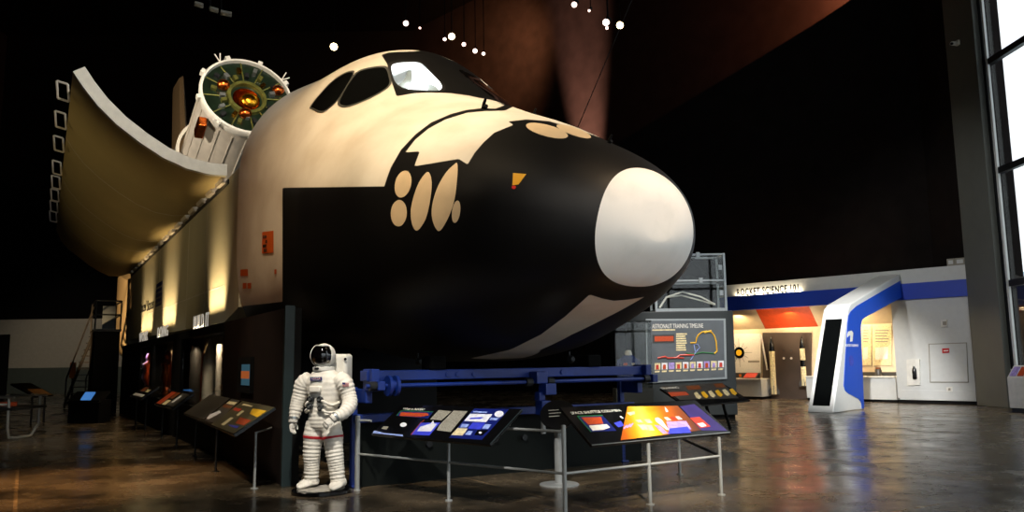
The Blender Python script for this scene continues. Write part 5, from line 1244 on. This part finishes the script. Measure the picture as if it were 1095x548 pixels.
for f in (.1, .9):
    p_ = B5.bl+B5.ex*B5.L*f+B5.ey*.2; MB().lathe([(.05, 0), (.05, .01), (.02, .014), (.02, .74)], (p_.x, p_.y, 0), n=12).build('post', 'darkmetal', B5.t, smooth=True)
B6 = Board('information_panel', 'reader panel with a white stripe, third one along the dark exhibit wall', S(side(139, 419.5, 3.45)[0], 3.45, .8), S(side(151, 423, 3.45)[0], 3.45, .8), .8, .4, .3, th=.05)
B6.par(.1, .9, .12, .3, 'p_white', 'white_stripe'); B6.par(.2, .5, .5, .85, 'p_brown', 'picture'); B6.par(.6, .85, .5, .7, 'p_cream', 'picture')
for f in (.1, .9):
    p_ = B6.bl+B6.ex*B6.L*f+B6.ey*.2; MB().lathe([(.05, 0), (.05, .01), (.02, .014), (.02, .78)], (p_.x, p_.y, 0), n=12).build('post', 'darkmetal', B6.t, smooth=True)

# ------------------------------------------------------------------ far left: stair tower, banner, desk screen, glass table
tx = 26.6; ya, yb = 3.1, 4.0
ST_ = thing('access_stair', 'dark access stair tower with railings beside the open payload bay', 'stair', S(tx, (ya+yb)/2, 0), SROT)
zdk = 2.9
sb(MB(), tx-1.0, tx+1.0, ya+.04, yb-.04, 0, zdk).build('tower', 'black', ST_)
sb(MB(), tx-1.05, tx+1.05, ya, yb, zdk, zdk+.08).build('deck', 'darkmetal', ST_)
r_ = MB()
for x, y in ((tx-1, ya+.04), (tx-1, yb-.04), (tx+1, ya+.04), (tx+1, yb-.04)): r_.tube([S(x, y, zdk+.08), S(x, y, zdk+1.1)], .03, 8)
for z in (zdk+.6, zdk+1.1): r_.tube([S(tx+1, ya+.04, z), S(tx-1, ya+.04, z), S(tx-1, yb-.04, z), S(tx+1, yb-.04, z)], .03, 8)
r_.build('railing', 'darkmetal', ST_)
sb(MB(), tx+.97, tx+1.0, ya+.06, ya+.5, zdk+.1, zdk+1.05).build('railing_panel', mat('grey_blue_panel', (70, 84, 98), .5), ST_)
sd = (AX*2.7+ST*.7)/12
s_ = MB()
for k in range(12): s_.obox(S(tx+1.06, ya+.1, zdk-.24*(k+1)+.1)+sd*k, sd*1.1, ST*.75, ZU*.04)
s_.build('treads', 'darkmetal', ST_)
for y in (ya+.08, yb-.12):
    p_ = S(tx+1.06, y, zdk-.22); MB().obox(p_, ST*.05, sd*12-ZU*2.66, ZU*.2).build('stringer', 'darkmetal', ST_)
    MB().tube([p_+ZU*1.3, p_+sd*12-ZU*1.5, p_+sd*12-ZU*2.66], .03, 8).build('stair_rail', 'darkmetal', ST_)
b0 = atz(76, 427, 0)
t = thing('banner_stand', 'small orange banner on a dark post near the stair foot', 'banner', (b0.x, b0.y, 0))
hz = aty(76, 388, b0.y).z; lz = aty(76, 405, b0.y).z
MB().box((b0.x, b0.y, (hz+lz)/2), (.30, .05, hz-lz)).build('banner', mat('banner_orange', (196, 106, 40), .6), t); MB().box((b0.x, b0.y+.05, hz/2), (.1, .05, hz)).lathe([(.3, 0), (.3, .03)], (b0.x, b0.y, 0), n=16).build('post', 'black', t)
def place(u, v, hgt): return atz(u, v, hgt)
c_ = place(95, 423, .8)
t = thing('touch_kiosk', 'low dark kiosk with a lit blue tilted screen at the far left', 'kiosk', (c_.x, c_.y, 0))
MB().box((c_.x, c_.y+.1, .33), (.9, .7, .66)).build('cabinet', 'black', t)
BK = Vector((.0, .6, .34)).normalized(); pl = [onplane(u, v, c_, BK.cross(Vector((1, 0, 0)))*1) for u, v in ((86, 427.5), (96.5, 427.5), (102, 419.5), (91.5, 419.5))]
nn_ = Vector((0, -.49, .87)); pl = [onplane(u, v, c_, nn_) for u, v in ((86, 427.5), (96.5, 427.5), (102, 419.5), (91.5, 419.5))]
MB().add(pl+[p-nn_*.03 for p in pl], [(0, 1, 2, 3), (7, 6, 5, 4), (0, 4, 5, 1), (1, 5, 6, 2), (2, 6, 7, 3), (3, 7, 4, 0)]).build('screen', 'screenblue', t)
MB().obox(c_+Vector((-.5, -.25, -.25)), (1, 0, 0), (0, .55, .31), (0, -.03, .05)).build('screen_housing', 'black', t)
# flat orange board
B7 = Board('information_panel', 'low sloping panel with a dull orange face, beside the glass table at far left', (38.5, 424.2), (57.5, 422.5), .8, .7, .38, th=.05)
B7.quad([(39.5, 423.6), (55.5, 422.2), (44.6, 416.2), (29.5, 416.4)], pr('ochre_print', (150, 104, 50), .3, 4), 'picture')
for f in (.15, .85):
    p_ = B7.bl+B7.ex*B7.L*f+B7.ey*.2; MB().lathe([(.05, 0), (.05, .01), (.03, .014), (.03, .78)], (p_.x, p_.y, 0), n=12).build('post', 'darkmetal', B7.t, smooth=True)
# glass table with chrome legs
g0 = Vector((-12.4, 18.7, 0))
t = thing('glass_display_table', 'dark glass topped display table on bent tube legs at the left edge', 'table', g0)
zt_ = .98
MB().box(g0+Vector((-.2, .4, zt_)), (2.6, 1.3, .04)).build('glass_top', 'glass', t)
MB().box(g0+Vector((-.2, .4, zt_-.28)), (2.6, 1.3, .06)).build('tray', 'darkmetal', t, bevel=.01)
for y in (-.24, 1.04): MB().tube([g0+Vector((-1.5, y, zt_-.02)), g0+Vector((1.1, y, zt_-.02))], .02, 8).build('edge_tube', 'steel', t, smooth=True)
for x in (-1.3, .95):
    MB().tube([g0+Vector((x, -.2, zt_-.03)), g0+Vector((x, -.2, .3)), g0+Vector((x-.02, -.1, .06)), g0+Vector((x, .1, .03)), g0+Vector((x, .7, .03)), g0+Vector((x, 1.0, .3)), g0+Vector((x, 1.0, zt_-.03))], .035, 10).build('leg', 'railgrey', t, smooth=True)
for i, (x, y, m_, lb) in enumerate(((.6, .3, 'p_orange', 'small rust coloured exhibit block on the glass table tray, near the table end'), (-.1, .5, 'p_green', 'small green exhibit block on the glass table tray, middle'), (-.7, .3, 'p_cream', 'small cream exhibit block on the glass table tray, toward the picture edge'))):
    k = thing('exhibit_block', lb, 'exhibit', g0+Vector((x, y, zt_-.25))); MB().box(g0+Vector((x, y, zt_-.193)), (.34, .24, .1)).build('block', m_, k, bevel=.02); MB().box(g0+Vector((x, y-.124, zt_-.193)), (.2, .006, .05)).build('label', 'paper', k)
# dark door in the far left panelling
d0, d1 = aty(-6, 380, YB-.3), aty(9, 380, YB-.3)
dr_ = struct(MB().box(((d0.x+d1.x)/2, YB-.3, 1.9), (d1.x-d0.x, .12, 3.8)), 'door_1', 'black')

# ------------------------------------------------------------------ lamps under the ceiling
def lamp(u, v, px, bright, label, z=12.2, aim=(-1, 12, 4)):
    d = ray(u, v); p = CAM+d*((z-CAMZ)/d.z); r = .8*px*(p-CAM).length/F
    t = thing('track_lamp', label, 'lamp', p, 0, 'track lamps')
    ax_ = (CAM+Vector((0, 3, 0))-p).normalized() if bright else (Vector(aim)-p).normalized()
    MB().lathe([(r*.8, -.02), (r*1.05, 0), (r*1.15, .02), (r*1.1, -.35), (r*.5, -.5)], p, ax_, 20, cap=False).build('can', 'black', t, smooth=True)
    MB().lathe([(r*.98, -.005), (r*.7, .02), (.01, .03)], p, ax_, 20).build('lens', 'lampcore' if bright else 'lampcore2', t, smooth=True)
    MB().tube([p-ax_*.3, Vector((p.x, p.y, ZC+.02))], .015, 6).build('hanger', 'ceil', t)
lamp(357, 50, 4.6, 1, 'brightest track lamp, alone above the cockpit roof')
lamp(434, 25, 3.4, 0, 'pale track lamp, first of the row right of the lone bright lamp')
lamp(449, 30, 1.4, 0, 'tiny track lamp between the pale first lamp and the bright middle one')
lamp(475.5, 42, 2.2, 0, 'small warm track lamp touching the bright one in the middle row')
lamp(483, 39, 4.2, 1, 'bright track lamp in the middle of the row above the windshield')
lamp(496, 47.5, 2.6, 0, 'pinkish track lamp just right of the bright middle one')
lamp(508, 54.5, 3.0, 0, 'oval track lamp, second from the lower end of the middle row')
lamp(517, 57.5, 2.2, 0, 'lowest track lamp at the lower end of the middle row')
lamp(614, 5, 3.6, 0, 'track lamp at the top edge of the picture')
lamp(630, 11.5, 1.6, 0, 'tiny track lamp just below the one at the top edge')
lamp(648, 24, 4.4, 0, 'wide pale track lamp left of the bright one near the dark ceiling')
lamp(649, 30, 2.0, 0, 'small track lamp hanging just under the wide pale one')
lamp(663, 27, 4.4, 1, 'bright track lamp farthest from the cockpit')
RG = thing('ceiling_rig', 'dim grey lighting rig of short slatted bars high above the payload bay', 'rig', (-8.8, 22.7, 12.2))
for u0, v0, u1, v1 in ((208, 2.5, 217, 5), (224.5, 8, 233, 10.5), (236, 12, 247.5, 14.5)):
    for dv in (0, 2.2):
        a_, b_ = atz(u0, v0+dv, 12.2), atz(u1, v1+dv, 12.2); MB().tube([a_, b_], .05, 6).build('bar', 'gwall', RG)
    MB().tube([a_, Vector((a_.x, a_.y, ZC+.02))], .03, 6).build('hanger', 'black', RG)
# slack cable from the ceiling to the nose
a_, b_ = Vector((2.6, 20, 9.8)), None
p1_ = aty(640, 84, 20.0); p2_ = aty(618, 136, 20.0)
t = tag(MB().tube([p2_-(p1_-p2_)*.6, p2_, p1_, p1_+(p1_-p2_)*2.2], .012, 6).build('guy_wire', 'black'), 'thin dark wire slanting down behind the shuttle nose', 'wire')

# ------------------------------------------------------------------ lights
def spot(name, loc, aim, W, col, deg, blend=.5, r=.15):
    L = bpy.data.lights.new(name, 'SPOT'); L.energy = W; L.color = col; L.spot_size = math.radians(deg); L.spot_blend = blend; L.shadow_soft_size = r
    o = bpy.data.objects.new(name, L); C.objects.link(o); o.location = loc
    o.rotation_euler = (Vector(aim)-Vector(loc)).to_track_quat('-Z', 'Y').to_euler(); return o
def area(name, loc, aim, W, col, sx, sy):
    L = bpy.data.lights.new(name, 'AREA'); L.shape = 'RECTANGLE'; L.size = sx; L.size_y = sy; L.energy = W; L.color = col
    o = bpy.data.objects.new(name, L); C.objects.link(o); o.location = loc
    o.rotation_euler = (Vector(aim)-Vector(loc)).to_track_quat('-Z', 'Y').to_euler(); return o
WARM, AMB, NEU = (1, .76, .50), (1, .62, .32), (1, .9, .76)
spot('key_canopy', (-2.6, 4.5, 16), S(4.1, .8, 6.2), 13500, (1, .77, .48), 38, 1.0)
spot('key_nose', (-1.6, -4, 9.5), S(.2, .3, 3.4), 1700, (1, .92, .82), 14, .6)
spot('thruster_spot', (-6.5, 2.0, 9.5), S(2.3, 2.0, 4.4), 2600, (1, .80, .55), 15, .9)
spot('key_side', (-10, 4, 11.5), S(6.5, 2.6, 5.0), 900, (1, .42, .12), 30, 1.0)
spot('nose_fill', (5.5, -5, 2.6), S(.5, 0, 2.6), 1250, (.95, .99, 1), 13, .7)
spot('suit_spot', (-1.6, 4.5, 9.5), AO+Vector((-.1, 0, 1.1)), 4000, (1, .93, .82), 11, .4)
spot('panel_spot', (1.6, 2.0, 7.4), (1.75, 9.8, .75), 6800, (1, .9, .75), 12, .7)
spot('panel_spot_2', (-1.6, 2.5, 7.4), (-.6, 10.0, .85), 3600, (1, .95, .9), 15, .5)
spot('rail_spot', (0, 1.5, 11.5), (.4, 9.0, .5), 1500, (1, .9, .78), 34, .8)
spot('stage_spot', (-3.0, 10, 12.6), ic, 9000, (1, .84, .64), 18, .6)
spot('stage_side_spot', (-17, 9, 9.0), ic-IAX*2, 9000, (1, .86, .68), 15, .5)
spot('rim_spot', S(2, 0.5, 13.5), S(10.2, 4.2, 6.0), 3000, (1, .9, .75), 30, .8)
spot('door_spot', (-14, 6, 3.0), S(16, 4.4, 5.8), 1100, (1, .78, .40), 40, .9)
spot('tail_spot', S(24, 7, 1.0), S(31, 2.6, 4.2), 5200, (1, .55, .22), 34, .7)
spot('fin_spot', S(20, 9, 8), S(34, 0, 13), 4200, (1, .72, .45), 26, .6)
for u0, u1, W in ((224, 240, 30), (174.5, 187.5, 40), (152, 163, 40)):
    xa_, xb_ = side(u0, 342, 2.6)[0], side(u1, 342, 2.6)[0]
    o = area('uplight', S((xa_+xb_)/2, 2.93, zwt+.02), S((xa_+xb_)/2, 2.68, zwt+1.2), W*.75, (1, .74, .40), abs(xa_-xb_), .08); o.data.spread = math.radians(50)
    q_ = (ST*-.36+ZU).normalized(); xx = AX; zz = -q_; yy = zz.cross(xx)
    o.rotation_euler = Matrix((xx, yy, zz)).transposed().to_euler(); o.data.size_y = .08
for k, (a, b_, W) in enumerate(((XN[0], XN[1], 60), (XN[2], XN[3], 60), (XN[4], XN[5], 50))):
    for t_ in (.25, .75):
        spot('niche_light', S(a+(b_-a)*t_, 2.88, zn1-.05), S(a+(b_-a)*t_, 2.72, zn0), W, WARM, 130, .5, .03)
spot('reader_spot', S(8, 8.5, 10), B4.bl+B4.ex*B4.L*.7, 1300, (1, .85, .65), 22, .7)
spot('reader_spot_2', S(14, 9, 10), B5.bl+B5.ex*.8, 1300, (1, .8, .55), 18, .7)
area('recess_light', G(7.2, -.45, 3.45), G(7.2, -.8, 0), 130, (1, .72, .40), .3, 2.2)
area('recess_light', G(4.9, -.42, 3.45), G(4.9, -.8, 0), 80, (1, .72, .42), .3, 1.8)
area('recess_light', G(2.3, -.45, 3.45), G(2.3, -.8, 0), 220, (1, .74, .42), .3, 2.8)
spot('soffit_light', G(5, .9, 1.0), G(4.9, -.6, 3.3), 240, (1, .8, .55), 70, .8)
sm = (sL+sR)/2
o = area('sign_light', G(sm, .075, 4.212), G(sm, .03, 4.7), 42, (1, .82, .55), .05, abs(sL-sR)*1.06)
zz = (FN*.1-ZU).normalized(); o.rotation_euler = Matrix((zz.cross(FD)*-1, -FD*-1, zz)).transposed().to_euler()
yy = FD; xx = yy.cross(zz); o.rotation_euler = Matrix((xx, yy, zz)).transposed().to_euler()
spot('cabinet_spot', (3.5, 15, 10.5), (4.8, 22, 2.2), 6500, (1, .93, .85), 18, .7)
spot('gallery_wash', (1, 17, 10), G(-1.0, 0, 3.4), 2600, (1, .98, .94), 46, .8)
spot('pylon_spot', (5, 13, 9), K0+Vector((1, 1, 2.2)), 15000, (1, .98, .95), 22, .7)
# warm light on the black wall behind the nose: one lamp raking left from the upper right, two washers
def bw(u, v, o): s_, z_ = gpx(u, v, -1.6+o); return G(s_, -1.6+o, z_)
e0, e1 = bw(905, 5, .05), bw(668, 150, .05); ed = (e1-e0).normalized(); upn = (ZU-ed*ed.z).normalized(); ha = math.radians(33)
src = e0-ed*2.0+FN*.7; dr_ = (ed*math.cos(ha)+upn*math.sin(ha)-FN*.10).normalized()
spot('wall_rake', src, src+dr_*10, 8000, (1, .28, .12), 66, .06, .02)
spot('wall_beam', bw(624, 300, 1.3), bw(621, 70, .2), 220000, (1, .45, .30), 20, 1.0)
spot('wall_glow', bw(530, 0, 4.5), bw(530, 70, 0), 7000, (1, .38, .16), 105, 1.0)
spot('floor_pool', (-9, 6, 11), atz(35, 522, 0), 9000, (1, .56, .24), 24, .9)
spot('floor_pool_2', (3, 6, 12), atz(720, 515, 0), 4200, (1, .70, .42), 26, 1.0)
spot('far_left_wash', (-24, 36, 11), (-28, YB, 1.5), 2600, (1, .84, .66), 44, .9)
